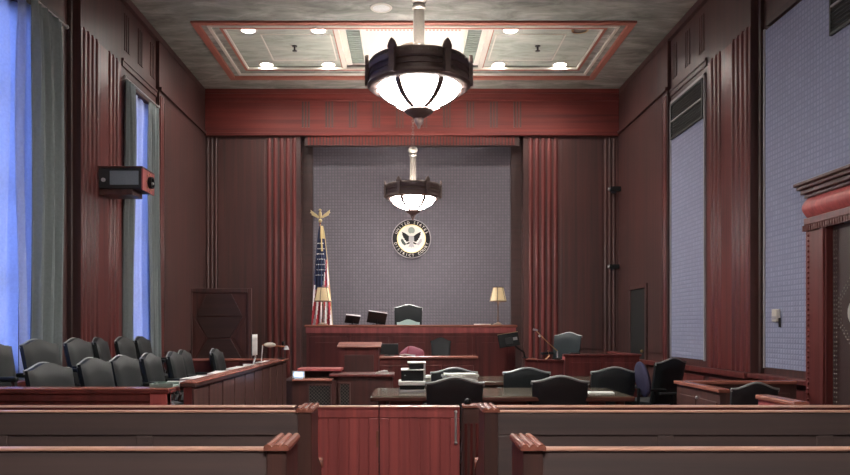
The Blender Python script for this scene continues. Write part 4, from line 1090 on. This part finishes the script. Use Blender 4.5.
# boom microphone
t = thing('boom_microphone', 'thin boom microphone angled up left at the witness stand', 'microphone', (2.50, 12.55, .93))
MB().lathe([(.055, 0), (.055, .02), (.015, .03)], 14).build('base', 'black_plastic', t, smooth=True)
MB().tube([(0, 0, .02), (.0, .0, .14)], .010, 8).build('post', 'steel', t, smooth=True)
MB().tube([(-.0, 0, .14), (-.17, -.02, .29), (-.36, -.04, .48)], .009, 8).build('boom', 'brass', t, smooth=True)
MB().tube([(-.33, -.04, .48), (-.41, -.05, .50)], [.014, .02], 10).build('head', 'seal_grey', t, smooth=True)
MB().sphere((-.30, -.04, .39), .022).build('shock_clip', 'white_plastic', t, smooth=True)
MB().tube([(-.20, -.02, .0), (-.14, -.03, .06), (-.16, -.02, .15)], .012, 8).build('cable_loop', 'brass', t, smooth=True)

# ------------------------------------------------------------------ low partition at right
t = thing('low_partition', 'panelled low wooden partition with a corner, right of the tables', 'partition', (3.15, 7.62, 0)); t['kind'] = 'thing'
MB().box(0, .06, 0, 1.16, 0, .80).build('side_wall', 'wood_end', t); MB().box(0, 1.36, 1.16, 1.22, 0, .80).build('rear_wall', 'wood_end', t)
MB().box(-.03, .09, -.03, 1.13, .80, .84).build('side_cap', 'wood_capy', t, bevel=.01); MB().box(-.03, 1.36, 1.13, 1.25, .80, .84).build('rear_cap', 'wood_cap', t, bevel=.01)
for i in range(2): MB().box(-.012, 0, .06+i*.56, .54+i*.56, .12, .70).build('panel', 'wood_end', t, bevel=.008)
for i in range(2): MB().box(.10+i*.62, .66+i*.62, 1.148, 1.16, .12, .70).build('panel', 'wood_end', t, bevel=.008)
MB().sphere((-.012, .58, .70), .018).build('lock', 'steel', t, smooth=True)

# ------------------------------------------------------------------ wall devices
t = thing('wall_projector', 'dark wall mounted projector box between the two windows', 'projector', (X(-1, 0), 11.08, 3.42))
MB().box(0, .64, -.25, .25, .02, .31).build('casing', 'dark_grey', t, bevel=.01)
MB().box(.19, .60, -.262, -.25, .07, .27).build('side_panel', 'fabric_grey', t, bevel=.004)
MB().box(.0, .66, -.27, .27, .31, .335).build('lid', 'wood_end', t, bevel=.006)
MB().box(.02, .50, -.20, .20, -.06, .02).build('shelf_bracket', 'wood_end', t, bevel=.008)
f = MB().box(.64, .66, -.25, .25, .0, .31).build('front_face', 'wood_gate', t, bevel=.004)
m = MB(); m.M = Matrix.Translation((.66, .03, .15)) @ Matrix.Rotation(PI/2, 4, 'Y'); m.lathe([(.085, 0), (.085, .05), (.065, .05), (.06, .02), (0, .02)], 20).build('lens', 'black_plastic', f, smooth=True)
m = MB(); m.sphere((.70, .05, .14), .022).build('lens_glint', 'steel', f, smooth=True)
m = MB()
for k in range(8):
    a = k*PI/4; m.sphere((.665, .03+.14*math.cos(a), .15+.12*math.sin(a)), .012, 8, 5)
tag(m.build('screws', 'brass', f, smooth=True), kind='stuff')
m = MB(); m.M = Matrix.Translation((.10, -.255, .14)) @ Matrix.Rotation(PI/2, 4, 'X'); m.lathe([(.03, 0), (.03, .012)], 12).build('side_knob', 'steel', t, smooth=True)
t = thing('thermostat', 'small cream thermostat on the cloth panel beside the doors', 'thermostat', (X(1, BAY-.014), 9.76, 1.53))
MB().box(-.05, 0, -.07, .07, 0, .16).build('case', 'plaster_cream', t, bevel=.008)
MB().box(-.056, -.05, -.045, .045, .03, .07).build('dial_window', 'seal_grey', t)
MB().box(-.03, 0, -.085, -.07, -.07, .05).build('side_lever', 'dark_grey', t, bevel=.004)
for lab, x, z, s in (('small black security camera high in the far right corner', 4.50, 4.42, 1.0), ('small black security camera lower down in the far right corner', 4.48, 2.76, .9)):
    t = thing('security_camera', lab, 'camera', (x, D-.06, z), 0, 'corner security cameras'); t.scale = (s, s, s)
    MB().box(-.05, .05, 0, .06, -.05, .05).build('wall_plate', 'dark_grey', t, bevel=.006)
    MB().tube([(0, 0, 0), (0, -.10, .02)], .015, 8).build('arm', 'dark_grey', t, smooth=True)
    MB().box(-.13, .10, -.19, -.09, -.04, .06).build('housing', 'black_plastic', t, bevel=.012)
    m = MB(); m.M = Matrix.Translation((-.13, -.14, .01)) @ Matrix.Rotation(-PI/2, 4, 'Y'); m.lathe([(.035, 0), (.035, .03), (0, .02)], 12).build('lens', 'steel', t, smooth=True)
